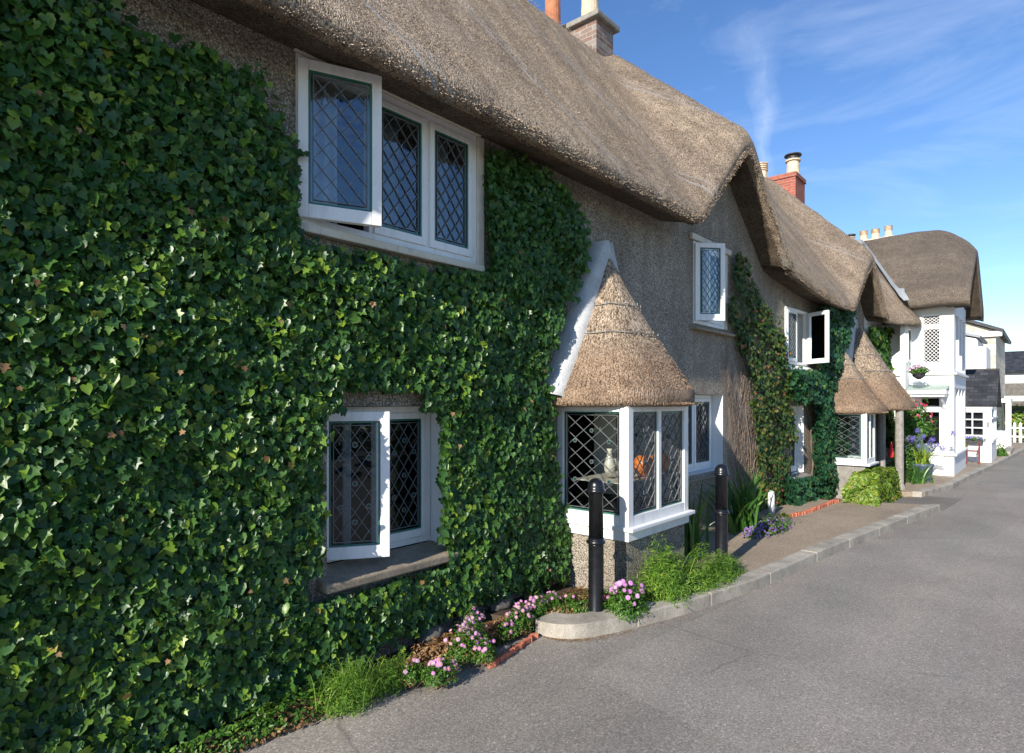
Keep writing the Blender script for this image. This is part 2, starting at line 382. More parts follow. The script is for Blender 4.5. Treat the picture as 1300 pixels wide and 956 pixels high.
flat('pavement', [(5.41,.0),(5.41,-1.0)]+[(x-.0,y-.02) for x,y in KB[11:]]+[(11.9,-1.45),(11.6,-.9),(11.5,0)], RZ, 'path_asphalt', z1=-.005)
flat('flower_bed', [(1.2,.0),(1.2,-.25),(2.4,-.40),(3.2,-.46),(3.72,-.46),(4.0,-.66),(4.95,-1.0),(5.4,-1.1),(5.4,0)], RZ-.02, 'soil', z1=RZ+.02)
flat('raised_bed', [(3.6,0),(3.75,-.44),(4.0,-.64),(4.95,-.98),(5.4,-1.1),(5.4,0)], RZ, 'soil', z1=-.03)
flat('driveway', [(11.5,0),(11.6,-.9),(11.95,-1.5),(12.3,-2.2),(14.0,-2.3),(14.0,0)], RZ-.02, 'drive_asphalt', z1=RZ+.006)
flat('far_pavement', [(13.5,-.2),(13.45,-1.3),(13.9,-1.75),(15.6,-1.98),(22,-2.40),(31,-2.95),(31,2),(14,2)], RZ, 'path_asphalt', z1=-.012)

def curve_pts(P, n):
    out = []
    for i in range(len(P)-1):
        for k in range(n): t=k/n; out.append((P[i][0]*(1-t)+P[i+1][0]*t, P[i][1]*(1-t)+P[i+1][1]*t))
    return out+[P[-1]]
kerb = empty('kerb', (0,0,0)); tag(kerb, kind='structure')
def kerbstones(F, B, n, zt=.004):
    Fp = curve_pts(F, n); Bp = curve_pts(B, n)
    # a stone about every 0.9 m
    acc = 0; st = 0; segs = []
    for i in range(1, len(Fp)):
        acc += math.dist(Fp[i], Fp[i-1])
        if acc > .9 or i == len(Fp)-1: segs.append((st, i)); st = i; acc = 0
    for (i0, i1) in segs:
        b = MB(); g = .0025
        f = Fp[i0:i1+1]; k = Bp[i0:i1+1]
        d0 = Vector(f[1])-Vector(f[0]); d0.normalize(); d1 = Vector(f[-1])-Vector(f[-2]); d1.normalize()
        f = [(f[0][0]+d0.x*g, f[0][1]+d0.y*g)]+f[1:-1]+[(f[-1][0]-d1.x*g, f[-1][1]-d1.y*g)]
        k = [(k[0][0]+d0.x*g, k[0][1]+d0.y*g)]+k[1:-1]+[(k[-1][0]-d1.x*g, k[-1][1]-d1.y*g)]
        dz = rnd.uniform(-.004,.004)
        b.prism(f+k[::-1], RZ-.05, zt+dz); b.build('kerbstone', 'kerb_stone', kerb, bevel=.014)
kerbstones(KP, KB, 6)
kerbstones([(13.75,-1.72),(15.6,-2.02),(18.5,-2.20),(22,-2.46),(31,-3.0)], [(13.72,-1.56),(15.6,-1.86),(18.5,-2.04),(22,-2.30),(31,-2.84)], 12, -.004)

gp_, gn_, gt_ = [], [], []
for _ in range(1500):
    k = rnd.randrange(len(KP)-1); t = rnd.random(); x = KP[k][0]*(1-t)+KP[k+1][0]*t; y = KP[k][1]*(1-t)+KP[k+1][1]*t-abs(rnd.gauss(.0,.05))-.01
    gp_.append((x,y,RZ+.006)); gn_.append((rnd.gauss(0,.3),rnd.gauss(0,.3),1)); gt_.append((rnd.gauss(0,1),rnd.gauss(0,1),0))
n_ = len(gp_); GR = leaves('road_grit', OVT, OVF, np.array(gp_), np.array(gn_), np.array(gt_), rng.uniform(.004,.014,n_), rng.random(n_), 'dry_leaf'); tag(GR, 'tiny dry leaves and grit gathered against the kerb', 'litter', kind='stuff')
# ------------------------------------------------------------------ windows
def clip(p, d, w, h):
    t0, t1 = -9, 9
    for c, dd, hi in ((p[0], d[0], w), (p[1], d[1], h)):
        if abs(dd) < 1e-9: continue
        a_, b_ = (0-c)/dd, (hi-c)/dd
        if a_ > b_: a_, b_ = b_, a_
        t0 = max(t0, a_); t1 = min(t1, b_)
    return (t0, t1) if t1 > t0+1e-3 else None
def strip(b, p, q, w, y0, y1):
    d = Vector((q[0]-p[0], q[1]-p[1])); d.normalize(); n = Vector((-d.y, d.x))*w/2
    P = [(p[0]+n.x,p[1]+n.y),(p[0]-n.x,p[1]-n.y),(q[0]-n.x,q[1]-n.y),(q[0]+n.x,q[1]+n.y)]
    b.add([(x,y0,z) for x,z in P]+[(x,y1,z) for x,z in P], [(0,1,2,3),(7,6,5,4),(0,4,5,1),(1,5,6,2),(2,6,7,3),(3,7,4,0)])
def leading(w, h, nx, nz, lw=.0036, rings=False, border=True):
    b = MB(); m = .03 if border else 0
    W, H = w-2*m, h-2*m; a_, c_ = W/nx, H/nz
    b.cur = 0
    for sgn in (1, -1):
        for k in range(-nz-2, nx+nz+2):
            p = (k*a_ if sgn > 0 else k*a_, 0); d = (a_*sgn, c_)
            r = clip(p, d, W, H)
            if r: strip(b, (m+p[0]+d[0]*r[0], m+p[1]+d[1]*r[0]), (m+p[0]+d[0]*r[1], m+p[1]+d[1]*r[1]), lw, -.004 - (.0015 if sgn>0 else 0), .004)
    if border:
        for p, q in (((m,m),(w-m,m)),((m,h-m),(w-m,h-m)),((m,m),(m,h-m)),((w-m,m),(w-m,h-m))): strip(b, p, q, lw*1.2, -.0075, .0045)
        b.cur = 1
        e = .008
        for p, q in (((e,e),(w-e,e)),((e,h-e),(w-e,h-e)),((e,e),(e,h-e)),((w-e,e),(w-e,h-e))): strip(b, p, q, .010, -.0085, .005)
    if rings:
        for (i, j) in [(nx/2, nz-.0-1), (nx-.5, nz*.72), (nx/2, nz*.5), (.5, nz*.72), (.5, nz*.3), (nx-.5, nz*.3), (nx/2, 1)]:
            cx, cz = m+i*a_, m+j*c_; rr = .017
            pts = [(cx+rr*math.cos(t*math.pi/6), cz+rr*math.sin(t*math.pi/6)) for t in range(13)]
            b.cur = 0
            for p, q in zip(pts, pts[1:]): strip(b, p, q, .005, -.010, .0)
            b.cur = 2
            b.add([(x,-.009,z) for x,z in pts[:12]], [tuple(range(12))])
    return b
def frame_bars(b, w, h, t, y0, y1, bt=None):
    bt = bt or t
    b.box((0,y0,0),(t,y1,h)); b.box((w-t,y0,0),(w,y1,h)); b.box((t,y0,0),(w-t,y1,bt)); b.box((t,y0,h-t),(w-t,y1,h))
def window(parent, x0, y, z0, w, h, lights, rotz=0, ft=.05, dep=.07, mat='white_paint', nz=7, rings=False, st=.045, lw=.0036, curtain=None, sill=None, bars=None):
    """lights: list of (width fraction, nx diamonds, open angle, hinge side)"""
    b = MB(); frame_bars(b, w, h, ft, 0, dep)
    inner = w-2*ft; xs = ft; n = len(lights); mt = .035
    tot = inner-mt*(n-1)
    spans = []
    for i, (fr, nx, ang, hs) in enumerate(lights):
        lwid = tot*fr; spans.append((xs, lwid, nx, ang, hs)); xs += lwid
        if i < n-1: b.box((xs,.004,ft),(xs+mt,dep-.004,h-ft)); xs += mt
    fo = b.build('window', mat, parent, loc=(x0,y,z0), rotz=rotz, bevel=.004)
    H = h-2*ft
    for (xa, lwid, nx, ang, hs) in spans:
        opened = abs(ang) > .5
        ex = .018 if opened else 0
        cw, ch = lwid+2*ex, H+2*ex
        c = MB(); frame_bars(c, cw, ch, st+ex, 0, .045, (st+ex)*1.35)
        if hs == 'R':
            for q in c.v: pass
        ox = (xa-ex-(ft-.008 if opened else 0)) if hs != 'R' else xa+lwid+ex
        sh = 0 if hs != 'R' else -cw
        yy = (-.012 if not opened else -.03)
        if sh: c.v = [(v[0]+sh, v[1], v[2]) for v in c.v]
        ca = c.build('casement', mat, fo, loc=(ox, yy, ft-ex), rotz=R(ang), bevel=.004)
        s2 = st+ex; bt = s2*1.35
        gw, gh = cw-2*s2, ch-s2-bt
        g = MB(); g.add([(sh+s2-.005,.02,bt-.005),(sh+s2+gw+.005,.02,bt-.005),(sh+s2+gw+.005,.02,bt+gh+.005),(sh+s2-.005,.02,bt+gh+.005)],[(0,1,2,3)])
        g.build('pane', 'upper_glass' if z0 > 2 else 'window_glass', fo, loc=(ox, yy, ft-ex), rotz=R(ang))
        L = leading(gw, gh, nx, nz, lw, rings); L.v = [(v[0]+sh+s2, v[1]+.014, v[2]+bt) for v in L.v]
        L.build('leading', ['lead_came','came_green','roundel_glass'], fo, loc=(ox, yy, ft-ex), rotz=R(ang))
        if opened:
            k = MB(); k.box((sh+cw*.5-.004, .05, .03), (sh+cw*.5+.004, .34, .038)); k.build('casement_stay', 'hinge_metal', fo, loc=(ox, yy, ft-ex), rotz=R(ang*.55))
    if curtain:
        for (cx0, cx1) in curtain:
            P = []
            for i in range(25):
                t = i/24; x = cx0+(cx1-cx0)*t; P.append([(x, .16+.02*math.sin(t*26), ft), (x, .16+.02*math.sin(t*26), h-ft)])
            m = MB(); m.grid(P); m.build('curtain', 'curtain_cloth', fo, smooth=True)
    if sill:
        m = MB(); (sx0, sx1, sy0, sy1, sz0, sz1, smat) = sill
        m.add([(sx0,sy0,sz0),(sx1,sy0,sz0),(sx1,sy1,sz0),(sx0,sy1,sz0),(sx0,sy0,sz1-.06),(sx1,sy0,sz1-.06),(sx1,sy1,sz1),(sx0,sy1,sz1)],
              [(0,3,2,1),(4,5,6,7),(0,1,5,4),(1,2,6,5),(2,3,7,6),(3,0,4,7)])
        m.build('sill', smat, fo, bevel=.012)
    return fo

# wall with window openings; reveal (slot 1) and dark room behind (slot 2)
def wall(name, x0, x1, z0, z1, holes, mats, parent, top=None, thick=.28, room=1.1):
    b = MB(); xs = sorted({x0, x1, 9.0 if x0 < 9 < x1 else x0} | {h[0] for h in holes} | {h[1] for h in holes})
    zs = sorted({z0, z1} | {h[2] for h in holes} | {h[3] for h in holes})
    W = lambda x, z, d=0: (x, yo(x)+d, z)
    for i in range(len(xs)-1):
        for j in range(len(zs)-1):
            cx, cz = (xs[i]+xs[i+1])/2, (zs[j]+zs[j+1])/2
            if any(h[0] < cx < h[1] and h[2] < cz < h[3] for h in holes): continue
            b.add([W(xs[i],zs[j]), W(xs[i+1],zs[j]), W(xs[i+1],zs[j+1]), W(xs[i],zs[j+1])], [(0,1,2,3)])
    if top:
        n = int((x1-x0)/.1)+1; P = []
        for i in range(n+1):
            x = x0+(x1-x0)*i/n; P.append([W(x, z1), W(x, max(z1+.01, top(x)))])
        b.grid(P)
    for h in holes:
        X0,X1,Z0,Z1 = h[:4]; s = h[4] if len(h) > 4 else 0   # s: splay of the reveal
        b.cur = 1; t = thick
        q = [(X0,Z0),(X1,Z0),(X1,Z1),(X0,Z1)]; qi = [(X0+s,Z0),(X1-s,Z0),(X1-s,Z1),(X0+s,Z1)]
        for k in range(4):
            a1, a2 = q[k], q[(k+1)%4]; c1, c2 = qi[k], qi[(k+1)%4]
            b.add([W(*a1), W(*a2), W(*c2, t), W(*c1, t)], [(0,1,2,3)])
        b.cur = 2; m = .5
        o = [(X0-m,Z0-.4),(X1+m,Z0-.4),(X1+m,Z1+.3),(X0-m,Z1+.3)]
        for k in range(4):
            a1, a2 = o[k], o[(k+1)%4]; c1, c2 = qi[k], qi[(k+1)%4]
            b.add([W(*a1, t+room), W(*a2, t+room), W(*a2, t), W(*a1, t)], [(0,1,2,3)])
            b.add([W(*a1, t), W(*a2, t), W(*c2, t), W(*c1, t)], [(0,1,2,3)])
        b.add([W(*p, t+room) for p in o], [(0,1,2,3)])
        b.cur = 0
    return b.build(name, mats, parent)

# ------------------------------------------------------------------ thatch roof of the terrace
TAN = 1.458
def E(x): return 3.78 - .33*smooth(8.8, 12.5, x)
GAB = [(8.42, 5.38, .96, .87), (14.45, 4.80, 1.05, .98)]   # x centre, crest z at the front, side slope, crest slope
def ztop(x, y):
    """y measured from the wall plane"""
    z = E(x)+.27+(y+.36)*TAN
    for (xc, zc, sl, cs) in GAB:
        d = abs(x-xc); zg = zc+(y+.42)*cs - sl*(math.sqrt(d*d+.03)-.17) - .10*max(0, d-.9)**2
        k = .16; hh = max(0, min(1, .5+.5*(zg-z)/k)); z = z*(1-hh)+zg*hh + k*hh*(1-hh)
    return z
def shf(x): return -.34*smooth(15.7, 16.7, x)
def roof_strip(name, xa, xb, parent, mats, wig=0.0, step=.07, inset=0.0, ya=0.0):
    n = int((xb-xa)/step)+1; P = []
    YR = 1.8
    for i in range(n+1):
        x = xa+(xb-xa)*i/n; F = ztop(x, -.36); g = min(1, max(0, F-(E(x)+.27))); T = .30+.10*g
        w = .006*sn(x*2.2, 3.1)
        sec = [(.16,F-T+.12),(.0,F-T+.11),(-.14,F-T+.075),(-.27,F-T+.04),(-.36,F-T+.01+w),(-.42,F-T+.005+w),(-.455,F-T+.03+w),(-.462,F-.20),(-.445,F-.14),(-.41,F-.07),(-.36,F)]
        ys = [(-.36+(YR+.36)*(k/34)) for k in range(1, 35)]
        for y in ys:
            z = ztop(x, y); r = max(0, (y-(YR-.25))/.25); z -= .10*r*r
            sec.append((y, z))
        zr = sec[-1][1]
        sec += [(YR+.25, zr-.10), (YR+.6, zr-.55), (YR+3.0, E(x)+.1)]
        row = []
        for k, (y, z) in enumerate(sec):
            nn = .016*sn(x, y*1.4+z, 1.3)+.008*sn(x, y+z*2, 4.1) if k > 5 else .003*sn(x*5, y*9)
            row.append((x, y+yo(x)-nn*.7+shf(x)*(1-smooth(1.0,1.7,y)), z+nn*.6))
        P.append(row)
    b = MB(); 
    m = len(P); q = len(P[0])
    b.v = [p for row in P for p in row]
    for i in range(m-1):
        for j in range(q-1):
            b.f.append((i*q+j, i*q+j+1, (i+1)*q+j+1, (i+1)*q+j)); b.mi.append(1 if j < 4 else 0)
    for i in (0, m-1): b.f.append(tuple(i*q+j for j in range(q))); b.mi.append(1)
    o = b.build(name, mats, parent, smooth=True)
    return o
def stubs(name, pts, dirs, ln, r, mat, parent):
    """short cut reeds: three sided prisms"""
    b = MB()
    for p, d, l in zip(pts, dirs, ln):
        p = Vector(p); d = Vector(d).normalized(); a_ = d.orthogonal().normalized(); c = d.cross(a_); e = p+d*l
        vs = []
        for q in (p, e):
            for k in range(3): t = k*2.094; vs.append(q+a_*(r*math.cos(t))+c*(r*math.sin(t)))
        b.add(vs, [(0,1,4,3),(1,2,5,4),(2,0,3,5),(3,4,5)])
    return b.build(name, mat, parent)
def eaves_reeds(xa, xb, n, parent):
    pts, dirs, ln = [], [], []
    for _ in range(n):
        x = rnd.uniform(xa, xb); F = ztop(x, -.36); g = min(1, max(0, F-(E(x)+.27))); T = .30+.10*g
        t = rnd.random(); y = -.455+.12*t*t if rnd.random() < .6 else -.455+.02*rnd.random()
        z = F-T+.02+ (0 if y > -.43 else rnd.uniform(-.01,.10))
        pts.append((x, y+yo(x)+.01, z)); dirs.append((rnd.gauss(0,.22), -.8+rnd.gauss(0,.2), -.55+rnd.gauss(0,.22))); ln.append(rnd.uniform(.012,.045))
    stubs('reed_fringe', pts, dirs, ln, .0028, 'thatch', parent)
def surface_reeds(xa, xb, ymax, n, parent):
    pts, dirs, ln = [], [], []
    for _ in range(n):
        x = xa+(xb-xa)*rnd.random()**1.3; y = -.36+(ymax+.36)*rnd.random()
        z = ztop(x, y)
        gx = (ztop(x+.02, y)-ztop(x-.02, y))/.04; gy = (ztop(x, y+.02)-ztop(x, y-.02))/.04
        nr = Vector((-gx, -gy, 1)).normalized(); dn = Vector((-gx*.3, -gy, -(gx*gx*.3+gy*gy))).normalized()
        pts.append((x, y+yo(x), z)); dirs.append(tuple(dn*.75+nr*.55+Vector((rnd.gauss(0,.2),rnd.gauss(0,.15),rnd.gauss(0,.15))))); ln.append(rnd.uniform(.006,.018))
    stubs('reed_ends', pts, dirs, ln, .0024, 'thatch', parent)

def gtop(x):
    F = ztop(x, -.36); return F-.13
cot1 = tag(empty('thatched_cottage'), 'long pebbledashed cottage under thatch nearest the camera, large leaded windows and a conical bay', 'cottage')
cot2 = tag(empty('thatched_cottage', (10, yo(10), 0)), 'middle thatched cottage with an open casement set in ivy and two cone thatches', 'cottage')
cot3 = tag(empty('thatched_cottage', (15.7, yo(15.7), 0)), 'low end of the thatched terrace, small and tucked against the white house', 'cottage')
# children of cot2/cot3 are built in world coordinates
def sub(o): return o
for c in (cot2, cot3): c.location = (0,0,0)
HW = .15   # recess of the ground floor frames
wall('wall', -5, 10, -.15, 3.86, [(1.98,3.56,2.79,3.84),(2.2,3.24,.46,1.66,.03),(7.62,8.72,2.72,3.80),(7.32,8.60,.73,1.79,.03),(4.75,5.72,.62,1.68)],
     ['pebbledash','white_render','dark_room'], cot1, gtop)
wall('wall', 10, 15.6, -.15, 3.45, [(10.95,12.0,2.33,3.31),(11.25,11.85,.42,1.62),(12.5,13.4,.60,1.6),(14.55,15.55,-.1,2.0)], ['pebbledash','white_render','dark_room'], cot2, gtop)
wall('wall', 15.6, 20.0, -.15, 3.3, [(17.0,17.9,2.35,3.28)], ['far_render','white_render','dark_room'], cot3, gtop)
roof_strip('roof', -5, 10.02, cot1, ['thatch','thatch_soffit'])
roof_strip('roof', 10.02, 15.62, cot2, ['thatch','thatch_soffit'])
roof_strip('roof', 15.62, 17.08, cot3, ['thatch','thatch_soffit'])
eaves_reeds(.6, 10.0, 11000, cot1); eaves_reeds(10.03, 15.6, 3000, cot2)
surface_reeds(.9, 10.0, 1.75, 30000, cot1)

# upper window, three lights, left one open
window(cot1, 1.98, -.015, 2.79, 1.58, 1.05, [(.345,3,-23,'L'),(.335,3,0,'L'),(.32,3,0,'L')], nz=6, ft=.055, curtain=[(.06,.40),(.60,.92),(1.1,1.42)])
m = MB(); m.box((1.96,-.035,3.842),(3.60,-.002,3.90)); m.box((3.562,-.03,2.74),(3.64,-.002,3.84)); m.box((1.95,-.075,2.735),(3.60,.0,2.788))
m.build('window_surround', 'cream_paint', cot1, bevel=.008)
# lower window, left light open
window(cot1, 2.225, HW, .605, .985, 1.05, [(.5,3,-33,'L'),(.5,3,0,'L')], nz=6, ft=.05, rings=True, curtain=[(.30,.36)], sill=(-.10,1.04,-.27,-.0,-.12,-.002,'sill_stone'))
# gable window
window(cot1, 7.62, -.01, 2.72, 1.02, 1.08, [(.42,3,-42,'L'),(.58,3,0,'L')], nz=7, ft=.05, curtain=[(.1,.4)], sill=(-.10,1.2,-.09,.03,-.09,-.004,'sill_stone'))
m = MB(); m.box((7.5,-.05,3.803),(8.8,-.002,3.88)); m.box((8.645,-.02,2.72),(8.73,-.002,3.80)); m.build('window_surround', 'cream_paint', cot1, bevel=.008)
# window behind the bay
window(cot1, 7.36, HW, .735, 1.20, 1.05, [(.5,3,0,'L'),(.5,3,0,'L')], nz=6, ft=.05, rings=True, sill=(-.05,1.27,-.2,-.0,-.09,-.002,'sill_stone'))
# lintel stains
# cottage 2 windows
window(cot2, 10.97, yo(10.97)-.02, 2.34, 1.02, .98, [(.5,3,0,'L'),(.5,4,62,'R')], rotz=BEND, nz=7, ft=.05, sill=(-.05,1.08,-.08,.03,-.11,-.004,'white_render'))
window(cot2, 11.27, yo(11.27)+.12, .43, .56, 1.18, [(1,4,0,'L')], rotz=BEND, nz=7, ft=.05, sill=(-.08,.66,-.24,.0,-.08,-.002,'grey_stone'))
window(cot3, 17.02, yo(17)+.02, 2.36, .86, .92, [(.5,3,0,'L'),(.5,3,0,'L')], rotz=BEND, nz=7, ft=.06, lw=.012)

# ------------------------------------------------------------------ bay windows with cone thatch
def bay(parent, x0, x1, yf, zs, zt, yb, nside=3, nfront=3, base_mat='pebbledash', scale=1, rings=True, base=True):
    """box bay: left side at x0, front at yf, wall at yb"""
    H = zt-zs; pw = .09
    fr = MB()
    fr.box((x0,yf,zs),(x0+pw,yf+pw,zt)); fr.box((x1-pw,yf,zs),(x1,yf+pw,zt))        # corner posts
    fr.box((x0+.002,yf+pw,zs),(x0+.07,yb,zs+.09)); fr.box((x0+.002,yf+pw,zt-.07),(x0+.07,yb,zt)); fr.box((x0+.002,yb-.07,zs+.09),(x0+.07,yb,zt-.07))
    fr.box((x1-.07,yf+pw,zs),(x1-.002,yb,zs+.09)); fr.box((x1-.07,yf+pw,zt-.07),(x1-.002,yb,zt)); fr.box((x1-.07,yb-.07,zs+.09),(x1-.002,yb,zt-.07))
    fr.box((x0+pw,yf+.002,zs),(x1-pw,yf+.07,zs+.09)); fr.box((x0+pw,yf+.002,zt-.07),(x1-pw,yf+.07,zt))
    mid = (x0+x1)/2; fr.box((mid-.03,yf+.006,zs+.09),(mid+.03,yf+.066,zt-.07))
    fo = fr.build('bay_window', 'white_paint', parent, bevel=.006)
    s = MB(); s.box((x0-.03,yf-.06,zs-.035),(x1+.03,yf+.04,zs+.0)); s.box((x0-.03,yf+.04,zs-.035),(x0+.06,yb,zs-.0)); s.box((x1-.06,yf+.04,zs-.035),(x1+.03,yb,zs))
    s.build('sill', 'white_clean', fo, bevel=.006)
    # apron of white boards under the sill is part of the base
    zl, zh = zs+.09, zt-.07
    def glaz(ox, oy, w, rz, nx):
        g = MB(); g.add([(-.005,.002,-.005),(w+.005,.002,-.005),(w+.005,.002,zh-zl+.005),(-.005,.002,zh-zl+.005)],[(0,1,2,3)]); g.build('pane', 'window_glass', fo, loc=(ox,oy,zl), rotz=rz)
        L = leading(w, zh-zl, nx, 6, .0034, rings); L.v = [(v[0],v[1]-.002,v[2]) for v in L.v]
        L.build('leading', ['lead_came','came_green','roundel_glass'], fo, loc=(ox,oy,zl), rotz=rz)
    glaz(x0+pw, yf+.035, mid-.03-x0-pw, 0, nfront); glaz(mid+.03, yf+.035, x1-pw-mid-.03, 0, nfront)
    glaz(x0+.035, yb-.07, (yb-.07)-(yf+pw), R(-90), nside)
    glaz(x1-.035, yf+pw, (yb-.07)-(yf+pw), R(90), nside)
    if base:
        bb = MB(); bb.box((x0+.03,yf+.03,-.12),(x1-.03,yb,zs-.036)); bb.build('bay_base', base_mat, parent)
    ce = MB(); ce.box((x0+.01,yf+.01,zt+.001),(x1-.01,yb,zt+.03)); ce.build('bay_ceiling', 'white_paint', parent)
    return fo

def cone_thatch(parent, x0, x1, yf, yb, zr, apex, fw_=.135, fillet=True, bands=(.62,.42), mat='thatch_bay', foot='left'):
    xc = (x0+x1)/2; hw = (x1-x0)/2; dp = yb-yf; n = 72; P = []
    ax, ay, az = apex
    ex = 3.2
    rim = []
    for i in range(n+1):
        th = math.pi*i/n; cx, sy = -math.cos(th), math.sin(th)
        r = (abs(cx)**ex+abs(sy)**ex)**(-1/ex)
        rim.append((xc+hw*cx*r, yb-dp*sy*r))
    prof = [(.30,-.005,0),(.12,-.03,0),(.05,-.035,0),(.015,-.02,0),(0,.015,0),(-.004,.06,0),(.01,.11,0)]
    for i, (rx, ry) in enumerate(rim):
        row = []
        for (s, dz, _) in prof: row.append((rx+(ax-rx)*s, ry+(ay-ry)*s, zr+dz))
        for k in range(1, 41):
            s = k/40; sh = .01+.99*s
            H = az-zr-.11
            # flare: slope rises towards the top
            zz = zr+.11+H*(.84*s+.16*s*s)
            px = rx+(ax-rx)*sh; py = ry+(ay-ry)*sh
            rr = math.hypot(px-ax, py-ay)
            nn = .007*sn(px*3, py*3+zz*.8, 1.6)*min(1, rr*4)
            row.append((px+nn*(px-ax)/max(rr,.05), py+nn*(py-ay)/max(rr,.05), zz-.0))
        row = [(p[0], min(p[1], yb+.02) if p[1] <= yb else p[1], p[2]) for p in row]
        P.append(row)
    b = MB(); b.grid(P); o = b.build('bay_roof', mat, parent, smooth=True)
    # ragged reed ends along the rim and on the lower coat
    pts, dirs, ln = [], [], []
    for _ in range(3200):
        i = rnd.randrange(n+1); rx, ry = rim[i]; s = rnd.random()**1.5*.45-.02
        sh = max(0, s); zz = zr+(.0 if s < .02 else .11)+(az-zr-.11)*(.84*sh+.16*sh*sh)+rnd.uniform(-.01,.01)
        px = rx+(ax-rx)*sh+rnd.gauss(0,.006); py = ry+(ay-ry)*sh
        ou = Vector((rx-ax, ry-ay, 0)); ou.normalize()
        pts.append((px,py,zz)); dirs.append((ou.x*.7+rnd.gauss(0,.25), ou.y*.7+rnd.gauss(0,.25), -.7+rnd.gauss(0,.2))); ln.append(rnd.uniform(.008,.022))
    stubs('reed_ends', pts, dirs, ln, .0024, mat, o)
    for s in bands:
        pts = []
        for i in range(3, n-2):
            rx, ry = rim[i]; zz = zr+.11+(az-zr-.11)*(.84*s+.16*s*s)
            px = rx+(ax-rx)*(s-.012); py = ry+(ay-ry)*(s-.012)
            pts.append((px, py, zz+.006*math.sin(i*.5)+.006))
        m = MB(); m.tube(pts, .0055, 5)
        for k in range(4, len(pts)-2, 7): 
            p = Vector(pts[k]); m.bar(p+Vector((.0,.0,-.03)), p+Vector((.0,.0,.03)), .005, n=4)
        m.build('binding_rod', 'cement' if False else 'granite_post', o)
    if fillet:
        # mortar fillet where the thatch meets the wall, left side and over the top
        m = MB()
        for sgn, xe in ((1, x1), (-1, x0)):
            Pp = []
            for k in range(13):
                t = k/12
                x = xe+(ax-xe)*t; z = zr+.02+(az+.05-zr-.02)*(.78*t+.22*t*t)
                wd = (fw_ if sgn < 0 else .05)+.012*math.sin(k*2.1)
                if t > .85: wd *= 1-.35*(t-.85)/.15
                nx_, nz_ = sgn*.82, .57
                yw = yb-.003
                Pp.append([(x+nx_*wd*.9, yw, z+nz_*wd*.9), (x+nx_*wd*.86, yb-.13, z+nz_*wd*.86), (x+nx_*.04, yb-.22*(1-.2*t), z+nz_*.04+.02), (x-nx_*.12, yb-.20*(1-.2*t), z-nz_*.12)])
            m.grid(Pp if sgn < 0 else Pp)
        m.build('mortar_fillet', 'cement', o, smooth=True)
    return o
bay(cot1, 4.66, 5.84, -.77, .60, 1.67, 0)
m = MB(); m.box((4.655,-.775,.475),(5.845,-.012,.564)); m.build('apron', 'white_paint', cot1, bevel=.004)
cone_thatch(cot1, 4.47, 6.04, -.95, 0, 1.68, (5.33,-.13,3.22))
bay(cot2, 12.55, 13.30, -1.04, .56, 1.52, -.23, nside=3, nfront=2, base_mat='grey_stone')
cone_thatch(cot2, 12.4, 13.78, -1.25, -.22, 1.50, (13.25,-.38,2.95), fw_=.2)
cone_thatch(cot2, 13.55, 15.35, -1.50, -.28, 1.55, (14.6,-.50,3.36), fw_=.34)
# porch posts
for (px_, py_, r_) in ((13.95,-1.33,.075),(14.9,-.85,.085)):
    m = MB(); m.lathe((px_,py_,-.1), [(.10,0),(.105,.12),(r_,.2),(r_*.96,1.0),(r_*1.02,1.02),(r_*.92,1.7)], 10)
    m.build('porch_post', 'granite_post', cot2)
m = MB(); m.box((14.05,-.34,-.08),(14.50,-.30,1.65)); m.build('door', 'door_wood', cot2, bevel=.01)
m = MB(); m.lathe((0,0,0),[(.02,0),(.05,.02),(.055,.10),(.03,.20),(.02,.28),(.012,.34)],10)
ro = m.build('windsock', 'red_cloth', None, smooth=True, loc=(15.1,-1.0,.50)); tag(ro, 'red cloth bag hanging from a hook by the porch post', 'bag')
m = MB(); m.bar((0,0,.34),(0,.1,.36),.006); m.build('hook', 'black_iron', ro)
ro.name = 'cloth_bag'

